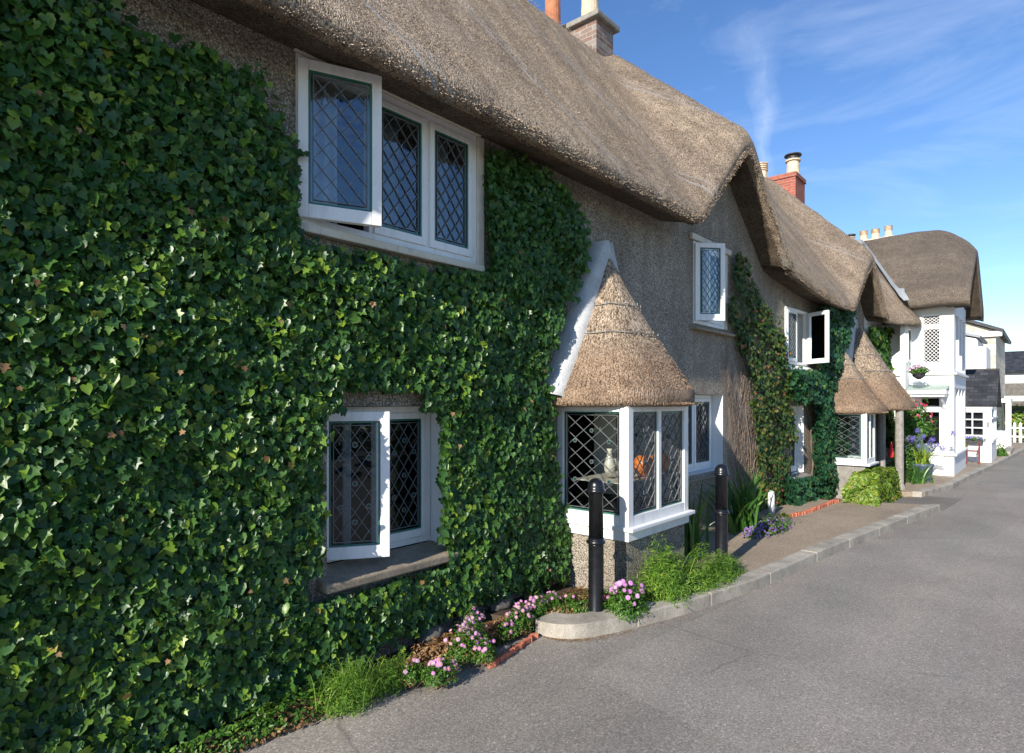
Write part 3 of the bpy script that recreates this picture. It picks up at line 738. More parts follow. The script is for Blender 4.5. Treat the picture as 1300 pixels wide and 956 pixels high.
# ------------------------------------------------------------------ ivy
def inpoly(x, z, P):
    c = False; j = len(P)-1
    for i in range(len(P)):
        xi, zi = P[i]; xj, zj = P[j]
        if (zi > z) != (zj > z) and x < (xj-xi)*(z-zi)/(zj-zi)+xi: c = not c
        j = i
    return c
Sa, Ca = math.sin(a), math.cos(a)
def wall_at(px, py, d=-.15):       # where a ray of the survey photograph meets the wall plane
    u = (px-650)/780; y = d
    for _ in range(40):
        Y = (y+3.5)/(Sa-Ca*u); x = Y*(Sa*u+Ca); y = d+yo(x)
    return (x, CAMZ-(py-510)*Y/780)
def ivy_mass(polys, holes, dens, size, mats, parent, depth=.17, tintf=None, sparse=None, zmin=-.06, name='leaves'):
    pos, nrm, tip, sz, tn = [], [], [], [], []
    for P in polys:
        xs = [p[0] for p in P]; zs = [p[1] for p in P]; A = (max(xs)-min(xs))*(max(zs)-min(zs)); n = int(A*dens)
        for _ in range(n):
            x = rnd.uniform(min(xs), max(xs)); z = rnd.uniform(min(zs), max(zs))
            jx, jz = x+.05*sn(z*9, x*7)+.05*sn(z*23, x*19)+rnd.gauss(0,.02), z+.05*sn(x*9, z*8)+.05*sn(x*21, z*25)+rnd.gauss(0,.02)
            if z < zmin or not inpoly(jx, jz, P): continue
            if any(h[0] < x < h[1] and h[2] < z < h[3] for h in holes): continue
            if sparse and rnd.random() > sparse(x, z): continue
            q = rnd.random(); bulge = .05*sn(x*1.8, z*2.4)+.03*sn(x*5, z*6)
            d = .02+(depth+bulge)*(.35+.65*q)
            pos.append((x, yo(x)-d, z))
            outer = q > .55
            nrm.append((rnd.gauss(-.25,.5), -1, rnd.gauss(.42,.5)))
            tip.append((rnd.gauss(0,.55), -.2, -1))
            s = size*(rnd.uniform(.55,1.15) if rnd.random() < .8 else rnd.uniform(1.1,1.5)); sz.append(s)
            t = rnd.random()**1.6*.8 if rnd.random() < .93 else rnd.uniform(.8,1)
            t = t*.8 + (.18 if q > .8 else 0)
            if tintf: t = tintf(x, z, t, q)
            tn.append(min(.999, max(0, t)))
    if not pos: return None
    pos, nrm, tip, sz, tn = map(np.array, (pos, nrm, tip, sz, tn)); k = rng.random(len(pos)) < .6
    leaves(name, IVT, IVF, pos[k], nrm[k], tip[k], sz[k], tn[k], mats, parent)
    k = ~k
    return leaves('lobed_leaves', LBT, LBF, pos[k], nrm[k], tip[k], sz[k]*1.1, tn[k], mats, parent)
ALLH = [(1.98,3.56,2.79,3.84),(2.2,3.24,.45,1.66),(7.62,8.72,2.62,3.80),(7.32,8.60,.65,1.79),(10.95,12.0,2.2,3.3),(11.25,11.85,.36,1.62)]
def vines(n, start, end, parent, r=.007, spread=.25, name='stems', seed=1, segs=16, mat='stem_brown', d=.03):
    rr = random.Random(seed); b = MB()
    for _ in range(n):
        (x0, z0), (x1, z1) = start(rr), end(rr); pts = []
        ph, am = rr.uniform(0, 6), rr.uniform(.3, 1)*spread
        for k in range(segs+1):
            t = k/segs; e = math.sin(t*math.pi)
            x = x0+(x1-x0)*t+am*e*math.sin(t*5+ph)+rr.gauss(0,.012); z = z0+(z1-z0)*t+am*.3*e*math.cos(t*6+ph)
            pts.append((x, yo(x)-d-.03*rr.random(), z))
        if any(h[0]-.03 < p[0] < h[1]+.03 and h[2]-.03 < p[2] < h[3]+.03 for p in pts for h in ALLH): continue
        b.tube(pts, r*rr.uniform(.6,1.3), 4, r*.35)
    return b.build(name, mat, parent)
ivy1 = tag(empty('climbing_ivy'), 'dense dark green ivy covering the nearest cottage wall around its large windows', 'ivy')
P1 = [(-1.6,-.3),(-1.6,3.9),(.2,3.9)]+[wall_at(*p) for p in [(140,-8),(160,22),(205,48),(262,58),(300,80),(338,92),(330,125),(362,150),(378,185),(380,300),(430,318),(606,345),(606,300),(596,235),(610,205),(640,192),(690,215),(738,258),(748,300),(744,345),(722,390),(705,435),(694,480),(704,520),(712,640),(742,668),(730,705),(712,735),(690,748),(640,756),(606,772),(560,795),(500,815),(470,826),(440,866)]]+[(1.9,-.3)]
W0 = wall_at(416,516,0); 
hol1 = [(2.07,3.62,2.70,3.95),(2.09,3.10,.60,1.62),(2.25,2.92,1.55,1.76),(2.0,3.16,.44,.62)]
def tint1(x, z, t, q):
    if q > .6 and rnd.random() < .10 + .14*max(0, sn(x*1.1, z*1.3+2)): t = max(t, rnd.uniform(.72,.93))
    if x > 3.6: t *= .8
    return t
ivy_mass([P1], hol1, 4000, .042, 'ivy_leaf', ivy1, .13, tint1)
# window edge leaves over the frame
ivy_mass([[(1.96,.62),(1.96,1.72),(2.13,1.70),(2.07,1.3),(2.12,1.0),(2.05,.62)]], [], 1300, .06, 'ivy_leaf', ivy1, .14, tint1, name='frame_leaves')
vines(70, lambda r: (r.uniform(-.5,4.6), r.uniform(-.08,.1)), lambda r: (r.uniform(-.6,4.9), r.uniform(.6,2.3)), ivy1, .008, .25, seed=2)
vines(36, lambda r: (r.uniform(.6,1.7), r.uniform(2.7,3.2)), lambda r: (r.uniform(.9,2.0), r.uniform(3.2,3.7)), ivy1, .0035, .12, seed=3, d=.01)
pd = [(rnd.uniform(.3,4.4), rnd.uniform(.2,3.1)) for _ in range(45)]; pd = [p for p in pd if not any(h[0]<p[0]<h[1] and h[2]<p[1]<h[3] for h in hol1) and inpoly(p[0],p[1],P1)]
leaves('dead_leaves', LBT, LBF, np.array([(x,-.2+.0*z,z) for x,z in pd]), np.array([(rnd.gauss(0,.5),-1,rnd.gauss(.3,.4)) for _ in pd]), np.array([(rnd.gauss(0,.6),-.2,-1) for _ in pd]), rng.uniform(.02,.045,len(pd)), rng.random(len(pd)), 'dry_leaf', ivy1)
# thin runners on the bare wall
vines(14, lambda r: (r.uniform(3.6,4.4), 2.9), lambda r: (r.uniform(3.6,4.9), r.uniform(3.1,3.65)), ivy1, .003, .1, seed=5, d=.005, name='runners')

ivyr = tag(empty('climbing_ivy', (9.6, yo(9.6), 0)), 'red tinged patchy creeper with bare brown stems right of the gable window', 'ivy'); ivyr.location = (0,0,0)
PR = [wall_at(*p, -.08) for p in [(934,322),(950,330),(957,360),(965,385),(990,405),(998,440),(998,470),(1008,520),(1006,560),(1000,600),(998,628),(985,655),(960,650),(963,610),(960,560),(953,500),(945,455),(935,420),(925,400),(930,370)]]
hol2 = [(10.93,12.02,2.28,3.4),(11.2,11.9,.36,1.66)]
ivy_mass([PR], hol2, 2100, .050, 'ivy_leaf_red', ivyr, .12, sparse=lambda x, z: .50+.6*sn(x*3, z*3))
vines(95, lambda r: (r.uniform(9.2,9.9), r.uniform(-.1,.2)), lambda r: (r.uniform(7.9,9.6) , r.uniform(1.6,2.7)), ivyr, .0042, .45, seed=11, segs=20)
vines(40, lambda r: (r.uniform(9.0,9.6), r.uniform(1.6,2.3)), lambda r: (r.uniform(8.0,9.9), r.uniform(2.4,3.3)), ivyr, .005, .2, seed=12, segs=12, name='runners')
vines(50, lambda r: (r.uniform(9.3,10.4), r.uniform(-.1,.2)), lambda r: (r.uniform(9.4,10.8) , r.uniform(1.0,2.9)), ivyr, .008, .25, seed=13, segs=14, name='runners')
ivy2 = tag(empty('climbing_ivy'), 'thick blue green ivy between the open casement and the second bay window', 'ivy')
P2 = [wall_at(*p, -.12) for p in [(1036,392),(1052,396),(1062,392),(1076,396),(1070,410),(1064,440),(1061,480),(1062,560),(1066,600),(1064,640),(1040,648),(1005,645),(992,640),(996,605),(1006,612),(1024,606),(1024,520),(1006,510),(998,470),(1036,470)]]
ivy_mass([P2], [(10.93,12.02,2.22,3.4),(11.2,11.9,.36,1.66)], 2600, .056, 'ivy_leaf_blue', ivy2, .32)
vines(40, lambda r: (r.uniform(10.6,12.6), r.uniform(-.1,.2)), lambda r: (r.uniform(10.6,12.6), r.uniform(1.0,2.4)), ivy2, .01, .25, seed=17)
ivy3 = tag(empty('climbing_ivy'), 'narrow column of ivy right of the third cone thatch under the eaves', 'ivy')
P3 = [(15.55,2.2),(15.5,3.3),(16.95,3.4),(16.9,2.5),(17.4,1.9),(17.9,2.0),(17.95,3.45),(19.3,3.5),(19.4,.6),(16.8,.6)]
ivy_mass([P3], [(17.0,17.9,2.3,3.4)], 800, .09, 'ivy_leaf', ivy3, .22)

# ------------------------------------------------------------------ small plants
def ball_leaves(c, rad, n, size, T, F, mat, parent, name='leaves', up=.4, shell=.5, flat_=.0):
    p = rng.normal(size=(n,3)); p /= np.linalg.norm(p, axis=1)[:,None]
    p[:,2] = np.abs(p[:,2])*(1-flat_)
    rr = (shell+(1-shell)*rng.random(n))**.7
    # lumpy outline
    lum = 1+.18*np.sin(p[:,0]*5+c[0]*7)+.14*np.sin(p[:,1]*7+p[:,2]*6+c[1]*5)+.08*np.sin(p[:,0]*13-p[:,2]*11)
    pos = p*rr[:,None]*lum[:,None]*np.array(rad)+np.array(c)
    nr = p+rng.normal(size=(n,3))*.5+np.array([0,0,up])
    tip = p*.6+rng.normal(size=(n,3))*.6+np.array([0,0,-.2])
    return leaves(name, T, F, pos, nr, tip, size*rng.uniform(.6,1.2,n), np.clip(rng.random(n)*.75+.25*(rr>.9),0,1), mat, parent)
def blades(c, n, length, width, mat, parent, lean=.5, name='blades', area=.1, arch=.5):
    b = MB(); tint = []
    for _ in range(n):
        th = rnd.uniform(0, 6.283); l = length*rnd.uniform(.6,1.1); le = lean*rnd.uniform(.2,1.2)
        bx, by = c[0]+rnd.gauss(0,area), c[1]+rnd.gauss(0,area*.6); d = Vector((math.cos(th), math.sin(th), 0)); s = Vector((-d.y, d.x, 0))
        tw = rnd.uniform(0,3.1); s = (s*math.cos(tw)+d*math.sin(tw)).normalized()
        V = []; w = width*rnd.uniform(.7,1.2); m = 7; tt = rnd.random()
        for k in range(m+1):
            t = k/m; p = Vector((bx,by,c[2]))+d*(l*le*(t**1.6))+Vector((0,0,1))*(l*(t-arch*le*t**3))
            ww = w*(1-t**2.2)*.5+.0008; V += [p-s*ww, p+s*ww]; tint += [tt, tt]
        b.add(V, [(2*k,2*k+1,2*k+3,2*k+2) for k in range(m)])
    o = b.build(name, mat, parent, smooth=True)
    at = o.data.attributes.new('tint','FLOAT','POINT'); at.data.foreach_set('value', tint)
    return o
def flowers(c, rad, n, size, mat, parent, name='flowers', eye=True, up=.9, tight=False):
    th = rng.random(n)*6.283; r = np.sqrt(rng.random(n))
    x = c[0]+rad[0]*r*np.cos(th); y = c[1]+rad[1]*r*np.sin(th); z = c[2]+rad[2]*np.sqrt(np.maximum(0,1-r*r*.8))*rng.uniform(.75,1.12,n)
    pos = np.stack([x,y,z],1); nr = np.stack([(x-c[0])/rad[0]-.5+rng.normal(size=n)*.3, (y-c[1])/rad[1]-.9+rng.normal(size=n)*.3, np.full(n,up)],1)
    if n > 100:
        o = leaves(name, DST, DSF, pos, nr, rng.normal(size=(n,3)), size*rng.uniform(.8,1.2,n), rng.random(n), mat, parent); o['kind'] = 'stuff'; return o
    key = (mat, eye)
    if key not in FL:
        FL[key] = []
        for v in range(4):
            b = MB(); k = 12; b.cur = 0
            b.v = [(0,0,.02)]+[((.5 if q%2 else .34)*math.cos(q*math.pi/k), (.5 if q%2 else .34)*math.sin(q*math.pi/k), .03*math.sin(q*2.3+v)-.02) for q in range(2*k)]
            b.f = [(0,q+1,(q+1)%(2*k)+1) for q in range(2*k)]; b.mi = [0]*len(b.f)
            if eye: b.cur = 1; b.bar((0,0,.0),(0,0,.09),.17,.12,8)
            me = bpy.data.meshes.new('flower'); me.from_pydata(b.v, [], b.f); me.materials.append(MATS[mat]); me.materials.append(MATS['petal_eye'])
            me.polygons.foreach_set('material_index', b.mi); me.update()
            at = me.attributes.new('tint','FLOAT','POINT'); at.data.foreach_set('value', [.15+.25*v]*len(b.v)); FL[key].append(me)
    for p, q in zip(pos, nr):
        f = bpy.data.objects.new('flower', FL[key][rnd.randrange(4)]); C.objects.link(f); f.parent = parent
        f.location = p; f.rotation_euler = Vector(q).to_track_quat('Z','Y').to_euler(); sz = size*rnd.uniform(.8,1.2); f.scale = (sz,sz,sz)
FL = {}
def plant(name, label, cat, parts, group=None):
    e = tag(empty(name), label, cat, group)
    for fn in parts: fn(e)
    return e
plant('grass_tuft', 'bright green feathery grass tuft at the foot of the ivy, bottom of the picture', 'grass tuft', [
    lambda e: blades((2.12,-.42,-.05), 170, .25, .0035, 'fern_leaf', e, .9, area=.10), lambda e: blades((2.38,-.40,-.05), 90, .2, .0035, 'fern_leaf', e, .9, area=.07), lambda e: ball_leaves((2.1,-.42,-.09), (.24,.15,.25), 4200, .026, NDT, NDF, 'fern_leaf', e, up=1.0, shell=.3), lambda e: ball_leaves((2.4,-.42,-.09), (.16,.12,.20), 2200, .024, NDT, NDF, 'fern_leaf', e, up=1.0, shell=.3)])
def daisies(name, label, spots, group='mauve daisies along the wall foot'):
    e = tag(empty(name), label, 'flower clump', group)
    ps=[]
    for i, (x, y, r, h, nf) in enumerate(spots):
        ball_leaves((x,y,-.06), (r,r*.75,h), int(2300*r/.15), .018, OVT, OVF, 'bush_leaf', e, name='leaves')
        flowers((x,y,-.05), (r,r*.8,h*1.0), nf, .030, 'pink_petal', e)
        ball_leaves((x,y,-.07), (r*1.05,r*.8,h*.6), 120, .035, NDT, NDF, 'dry_leaf', e, name='dry_foliage')
    return e
daisies('daisy_clump', 'lowest mauve daisy clump beside the feathery grass tuft', [(2.62,-.62,.12,.12,22),(2.50,-.50,.08,.11,8)])
daisies('daisy_clump', 'tall straggling mauve daisy clump with dry brown stalks below the ivy', [(2.95,-.50,.15,.23,34),(3.12,-.42,.11,.28,22),(3.02,-.62,.10,.14,10)])
daisies('daisy_clump', 'mauve daisy clump with yellow eyes against the rounded kerb end', [(3.58,-.45,.13,.19,26),(3.82,-.42,.12,.20,18),(3.42,-.46,.07,.12,8)])
plant('bed_litter', 'dry brown leaves and creeping green growth along the narrow soil bed', 'ground cover', [lambda e: ball_leaves((3.2,-.32,-.06), (.75,.16,.07), 2600, .03, OVT, OVF, 'dry_leaf', e), lambda e: ball_leaves((3.0,-.42,-.09), (.7,.12,.07), 2000, .022, OVT, OVF, 'bush_leaf', e), lambda e: ball_leaves((1.7,-.28,-.10), (.6,.14,.12), 1800, .03, OVT, OVF, 'bush_leaf', e), lambda e: ball_leaves((1.8,-.32,-.10), (.7,.12,.06), 900, .03, OVT, OVF, 'dry_leaf', e), lambda e: ball_leaves((4.35,-.45,-.05), (.5,.25,.07), 1800, .03, OVT, OVF, 'dry_leaf', e), lambda e: ball_leaves((4.5,-.6,-.05), (.45,.25,.10), 2200, .025, OVT, OVF, 'bush_leaf', e)])['kind'] = 'stuff'
daisies('daisy_clump', 'small mauve daisy clump with dry leaves behind the kerb end', [(4.05,-.42,.13,.17,10),(4.2,-.5,.08,.15,5)])
plant('petunia_clump', 'round green clump of pale pink flowers right of the near bollard', 'flower clump', [
    lambda e: ball_leaves((4.38,-.93,-.03), (.20,.14,.24), 2600, .028, OVT, OVF, 'bush_leaf', e), lambda e: flowers((4.36,-.94,0), (.2,.15,.25), 26, .042, 'pink_petal', e, eye=False)])
plant('feathery_shrub', 'large bright green feathery shrub sprawling over the kerb between the two bollards', 'shrub', [
    lambda e: ball_leaves((5.0,-.98,-.03), (.38,.20,.36), 6500, .04, NDT, NDF, 'fern_leaf', e, up=.8),
    lambda e: ball_leaves((5.45,-1.08,-.03), (.40,.20,.32), 6500, .04, NDT, NDF, 'fern_leaf', e, up=.8),
    lambda e: ball_leaves((4.95,-.95,.05), (.30,.16,.42), 2600, .05, NDT, NDF, 'fern_leaf', e, up=1.4, shell=.3),
    lambda e: ball_leaves((5.75,-1.15,-.03), (.22,.14,.24), 2600, .04, NDT, NDF, 'fern_leaf', e, up=.8),
    lambda e: blades((5.0,-.96,0), 90, .46, .004, 'fern_leaf', e, .5, area=.14)])
plant('green_cushion', 'small round bright green cushion plant right of the second bollard', 'shrub', [
    lambda e: ball_leaves((6.02,-1.12,-.02), (.16,.14,.20), 2200, .032, NDT, NDF, 'fern_leaf', e, up=.8)])
plant('strap_leaf_clump', 'dark strap leaved clump in the corner beside the near bay window', 'plant', [lambda e: blades((6.55,-.42,-.05), 70, .85, .035, 'strap_leaf', e, .35, area=.13, arch=.6)])
plant('strap_leaf_clump', 'tall spiky strap leaved clump between second bollard and bare brown stems', 'plant', [lambda e: blades((8.15,-.48,-.05), 110, 1.0, .042, 'strap_leaf', e, .65, area=.15, arch=.5)])
plant('bellflower_clump', 'low purple flowered clump beneath the spiky strap leaves', 'flower clump', [
    lambda e: ball_leaves((8.3,-.72,-.06), (.75,.22,.20), 3200, .04, OVT, OVF, 'bush_leaf', e), lambda e: flowers((8.3,-.74,-.05), (.8,.22,.18), 260, .028, 'purple_petal', e, eye=False)])
plant('pavement_weed', 'small pale green and brown weed by the brick edging', 'plant', [lambda e: ball_leaves((9.25,-.62,-.03), (.12,.1,.12), 500, .035, OVT, OVF, 'hedge_leaf', e), lambda e: blades((9.0,-.75,-.02), 40, .10, .01, 'fern_leaf', e, .8, area=.08)])
def hedge(name, label, x0, x1, y0, y1, z0, z1, n, size, mat, cat='hedge'):
    e = tag(empty(name), label, cat)
    pos, nr, tip = [], [], []
    for _ in range(n):
        f = rnd.random(); x, y, z = rnd.uniform(x0,x1), rnd.uniform(y0,y1), rnd.uniform(z0,z1); nn = [rnd.gauss(0,.4), rnd.gauss(0,.4), rnd.gauss(.2,.4)]
        g = rnd.random()**2*.12
        if f < .3: z = z1-g; nn[2] += 1.2
        elif f < .65: y = y0+g; nn[1] -= 1.2
        elif f < .95: x = x0+g; nn[0] -= 1.2
        # round the edges
        cx, cy = (x0+x1)/2, (y0+y1)/2; k = max(0, (z-z1+.3)/.3)**2*.22
        x += (cx-x)*k; y += (cy-y)*k; q = 1+.16*sn(x*4, y*4+z*3)+rnd.gauss(0,.02)
        x = cx+(x-cx)*q; y = cy+(y-cy)*q; z = z0+(z-z0)*(1+.07*sn(x*5, y*5))
        pos.append((x,y,z)); nr.append(nn); tip.append((rnd.gauss(0,.6),rnd.gauss(0,.6),-.5))
    N = len(pos)
    leaves('leaves', OVT, OVF, np.array(pos), np.array(nr), np.array(tip), size*rng.uniform(.7,1.3,N), rng.random(N), mat, e)
    m = MB()
    for k in range(10): m.tube([(rnd.uniform(x0+.1,x1-.1), rnd.uniform(y0+.1,y1-.1), z0-.05), (rnd.uniform(x0+.1,x1-.1), rnd.uniform(y0+.1,y1-.1), z1-.15)], .012, 4)
    m.build('stems', 'stem_brown', e)
    return e
hedge('box_hedge', 'low clipped yellow green hedge in front of the second bay window', 11.4, 13.5, -1.42, -.95, -.1, .46, 7500, .075, 'hedge_leaf')
# fuchsia and agapanthus by the far porch
plant('fuchsia_bush', 'tall dark fuchsia bush with red flowers beside the far porch post', 'bush', [
    lambda e: ball_leaves((16.1,-1.25,.95), (.50,.35,.75), 5200, .06, OVT, OVF, 'bush_leaf', e, shell=.3), lambda e: ball_leaves((15.95,-1.15,.0), (.42,.35,1.0), 3800, .06, OVT, OVF, 'bush_leaf', e, shell=.3),
    lambda e: flowers((16.05,-1.28,.95), (.52,.38,.74), 70, .06, 'red_petal', e, eye=False)])
pot = tag(empty('flower_pot', (15.75,-1.48,-.01)), 'dark blue glazed pot in front of the white bay planted with blue flowers', 'plant pot')
m = MB(); m.lathe((0,0,0), [(.13,0),(.16,.1),(.19,.32),(.205,.33),(.205,.37),(.18,.37),(.17,.30)], 20, cap=False); m.build('bowl', 'blue_pot', pot, smooth=True)
aga = tag(empty('agapanthus'), 'agapanthus with round blue flower heads in the dark blue pot', 'flowering plant')
blades((15.72,-1.48,.32), 90, .52, .03, 'hedge_leaf', aga, .8, area=.09, arch=.6)
blades((15.3,-1.42,-.02), 90, .55, .03, 'strap_leaf', aga, .8, area=.15, arch=.6, name='low_blades')
st = MB(); heads = [(15.45,-1.42,1.08),(15.62,-1.5,.95),(15.75,-1.65,.88),(15.95,-1.72,.75),(16.1,-1.8,.68),(15.6,-1.3,.85),(15.3,-1.35,.92),(15.85,-1.6,.80),(16.0,-1.62,.66),(16.35,-1.95,1.0),(15.7,-1.42,.72)]
for h in heads: st.tube([(15.72,-1.48,.3), ((15.72+h[0])/2,(-1.48+h[1])/2,.35+(h[2]-.3)*.6), h], .007, 4)
st.build('flower_stalks', 'stem_green', aga)
for h in heads:
    n = 90; p = rng.normal(size=(n,3)); p /= np.linalg.norm(p,axis=1)[:,None]
    leaves('flower_head', NDT, NDF, p*.055+np.array(h), p+rng.normal(size=(n,3))*.3, p, np.full(n,.05), rng.random(n), 'blue_petal', aga)
# hanging basket
hb = tag(empty('hanging_basket', (16.4,-1.32,2.35)), 'small hanging basket of pink flowers on the white wall corner', 'hanging basket')
m = MB(); m.lathe((0,0,-.16), [(.03,0),(.11,.06),(.14,.16)], 14); m.build('basket', 'sooty_metal', hb)
o_ = ball_leaves((0,0,-.02), (.19,.19,.18), 420, .06, OVT, OVF, 'bush_leaf', hb); flowers((0,0,.0), (.2,.2,.16), 34, .05, 'pink_petal', hb, eye=False)
# brick edging
for k in range(26):
    t = k/25; x = 9.3+2.15*t; y = -.60-.27*t-.05*math.sin(t*5)
    m = MB(); m.box((-.05,-.028,-.03),(.05,.028,.045)); o = m.build('edging_brick', 'brick_edging', loc=(x,y,rnd.uniform(-.012,.006)), rotz=rnd.gauss(.0,.18), bevel=.008)
    o['label'] = 'one of the small red bricks edging the bed under the ivy'; o['category'] = 'brick'; o['group'] = 'red edging bricks under the ivy'
for k in range(11):
    t = k/10; x = 3.05+.58*t; y = -.66+.10*t
    m = MB(); m.box((-.03,-.016,-.02),(.03,.016,.02)); o = m.build('edging_brick', 'brick_edging', loc=(x,y,RZ+.02), rotz=rnd.gauss(.25,.3), bevel=.006)
    o['label'] = 'one of the broken red brick pieces edging the daisies left of the rounded kerb'; o['category'] = 'brick'; o['group'] = 'broken brick edging by the kerb end'
# stones at the foot of the ivy wall
def rock(x, y, z, s, label):
    import bmesh
    bm = bmesh.new(); bmesh.ops.create_icosphere(bm, subdivisions=3, radius=1)
    for v in bm.verts:
        c = v.co; k = 1+.16*sn(c.x*2+x*5, c.y*2+c.z*2)+.10*sn(c.z*4, c.x*5+x)+.06*sn(c.x*9+x, c.z*8+c.y*7); v.co = Vector((c.x*s[0]*k, c.y*s[1]*k, c.z*s[2]*k))
    me = bpy.data.meshes.new('stone'); bm.to_mesh(me); bm.free(); me.materials.append(MATS['rock'])
    for p in me.polygons: p.use_smooth = True
    o = bpy.data.objects.new('stone', me); C.objects.link(o); o.location = (x,y,z); tag(o, label, 'stone', 'rough stones at the wall foot')
for i, (x,y,z,s) in enumerate([(3.02,-.06,-.02,(.12,.09,.08)),(3.42,-.06,-.0,(.11,.08,.09)),(3.80,-.06,.02,(.13,.08,.08))]):
    rock(x,y,z,s, 'rough grey stone showing at the wall foot under the ivy')

# ------------------------------------------------------------------ bollards
def bollard(x, y, z, h, label):
    e = tag(empty('bollard', (x,y,z)), label, 'bollard', 'black iron bollards on the kerb')
    m = MB(); r = .062
    m.lathe((0,0,0), [(r*1.12,0),(r*1.12,.02),(r*1.0,.035),(r,h*.52),(r*1.02,h*.525)], 28); m.build('lower_shaft', 'black_iron', e, smooth=True)
    m = MB(); m.lathe((0,0,h*.525), [(r*.98,0),(r*1.22,.006),(r*1.26,.016),(r*1.20,.026),(r*1.04,.034),(r*1.02,.05)], 28); m.build('collar', 'black_iron', e, smooth=True)
    m = MB(); m.lathe((0,0,h*.525+.045), [(r*.97,0),(r*.95,h*.475-.17),(r*1.0,h*.475-.168),(r*1.02,h*.475-.155)], 28); m.build('upper_shaft', 'black_iron', e, smooth=True)
    m = MB(); z0 = h-.118
    m.lathe((0,0,z0), [(r*1.0,0),(r*1.22,.006),(r*1.26,.016),(r*1.22,.028),(r*1.08,.034),(r*1.10,.05),(r*1.02,.075),(r*.82,.097),(r*.5,.112),(r*.15,.118),(.001,.1185)], 28); m.build('cap', 'black_iron', e, smooth=True)
    return e
bollard(4.21, -.735, -.05, 1.12, 'near black iron bollard in front of the bay window side')
bollard(6.16, -.98, -.02, 1.07, 'far black iron bollard beyond the feathery shrub')
m = MB(); m.box((-.1,-.1,-.08),(.1,.1,.03)); o = m.build('bollard_footing', 'kerb_stone', None, loc=(4.21,-.735,-.075), bevel=.012); tag(o, kind='structure')
m = MB(); m.lathe((0,0,0), [(.05,0),(.05,.30),(.04,.36),(.02,.38)], 14); tag(m.build('marker_post', 'white_paint', loc=(9.55,-.36,-.03), smooth=True), 'short white round topped post standing in front of the creeper stems', 'post')

# ------------------------------------------------------------------ ornaments inside the windows
def ornament(x, y, z, prof, mat, label, cat='ornament', group='glass and china ornaments in the windows'):
    m = MB(); m.lathe((0,0,0), prof, 16); o = m.build('ornament', mat, loc=(x,y,z), smooth=True); tag(o, label, cat, group); return o
VASE = [(.03,0),(.05,.05),(.055,.10),(.03,.17),(.018,.22),(.03,.25)]; DISH = [(.02,0),(.08,.04),(.10,.10),(.09,.17),(.05,.2)]; TALL=[(.03,0),(.035,.1),(.03,.25),(.045,.36),(.02,.42)]
ornament(5.55,-.60,.98, DISH, 'orange_glaze', 'round orange ornament behind the right front pane of the near bay')
ornament(5.30,-.56,.97, DISH, 'orange_glaze', 'left of the two orange ornaments in the near bay')
ornament(5.05,-.55,.70, TALL, 'cream_glaze', 'tall cream ornament behind the left front pane of the near bay')
ornament(5.58,-.52,.70, VASE, 'teal_glaze', 'teal vase low behind the right front pane of the near bay')
ornament(4.95,-.40,1.0, VASE, 'cream_glaze', 'small cream vase on the higher shelf of the near bay')
m = MB(); m.box((4.76,-.66,.955),(5.74,-.10,.963)); tag(m.build('glass_shelf', 'cream_glaze'), 'thin display shelf across the inside of the near bay window', 'shelf')
m = MB(); m.box((4.76,-.66,.64),(5.74,.25,.69)); m.build('window_board', 'dark_room', cot1)
ornament(7.72,.24,.90, TALL, 'red_glaze', 'red ornament in the left light of the ground window beyond the bay')
ornament(8.25,.24,.98, TALL, 'red_glaze', 'red twisted ornament in the right light of the ground window beyond the bay')
ornament(2.95,.50,.62, TALL, 'orange_glaze', 'amber ornament low inside the near ground floor window')

# ------------------------------------------------------------------ chimneys
def chimney(parent, x0, x1, y0, y1, z0, z1, mat, pots, cap=True, capmat='grey_stone'):
    m = MB(); m.box((x0,y0,z0),(x1,y1,z1))
    if not cap: m.box((x0-.03,y0-.03,z1-.14),(x1+.03,y1+.03,z1-.02))
    st_ = m.build('chimney_stack', mat, parent, bevel=.006)
    if cap:
        m = MB(); m.box((x0-.08,y0-.08,z1+.001),(x1+.08,y1+.08,z1+.09)); m.build('capping', capmat, st_, bevel=.02)
        z1 += .09
    for (x, y, r, h, kind, pm) in pots:
        m = MB()
        prof = [(r*1.15,0),(r*1.15,.06),(r,.08),(r*.92,h*.6)]
        if kind == 'louvre':
            for k in range(4): q = h*.6+k*h*.1; prof += [(r*.9,q),(r*1.12,q+.015),(r*1.12,q+h*.055),(r*.9,q+h*.065)]
        elif kind == 'cowl': prof += [(r*.9,h*.7),(r*1.2,h*.72),(r*1.2,h*.78),(r*.8,h*.8)]
        else: prof += [(r*.9,h*.85),(r*1.15,h*.87),(r*1.2,h*.93),(r*1.1,h),(r*.8,h)]
        prof = [(p[0], p[1]) for p in prof]
        m.lathe((x,y,z1-.02), prof, 18); m.build('chimney_pot', pm, st_, smooth=False)
        if kind == 'cowl':
            m = MB(); m.lathe((x,y,z1-.02+h*.8), [(r*.95,0),(r*.95,h*.16)], 12); m.lathe((x,y,z1-.02+h*.97),[(r*1.35,0),(r*1.3,.03),(.02,.06)],16); m.build('cowl', 'sooty_metal', st_)
chimney(cot1, 7.85, 8.33, 1.65, 2.2, 6.6, 7.5, 'old_brick', [(8.05,1.9,.14,.9,'rim','buff_clay')])
chimney(cot1, 7.2, 7.7, 2.2, 2.7, 6.3, 7.0, 'old_brick', [(7.55,2.25,.13,1.15,'plain','red_clay')])
chimney(cot2, 17.6, 18.45, 1.65, 3.3, 6.2, 7.95, 'red_brick', [(18.05,1.85,.17,.62,'cowl','buff_clay'),(18.05,2.72,.17,.62,'louvre','buff_clay')], cap=False)

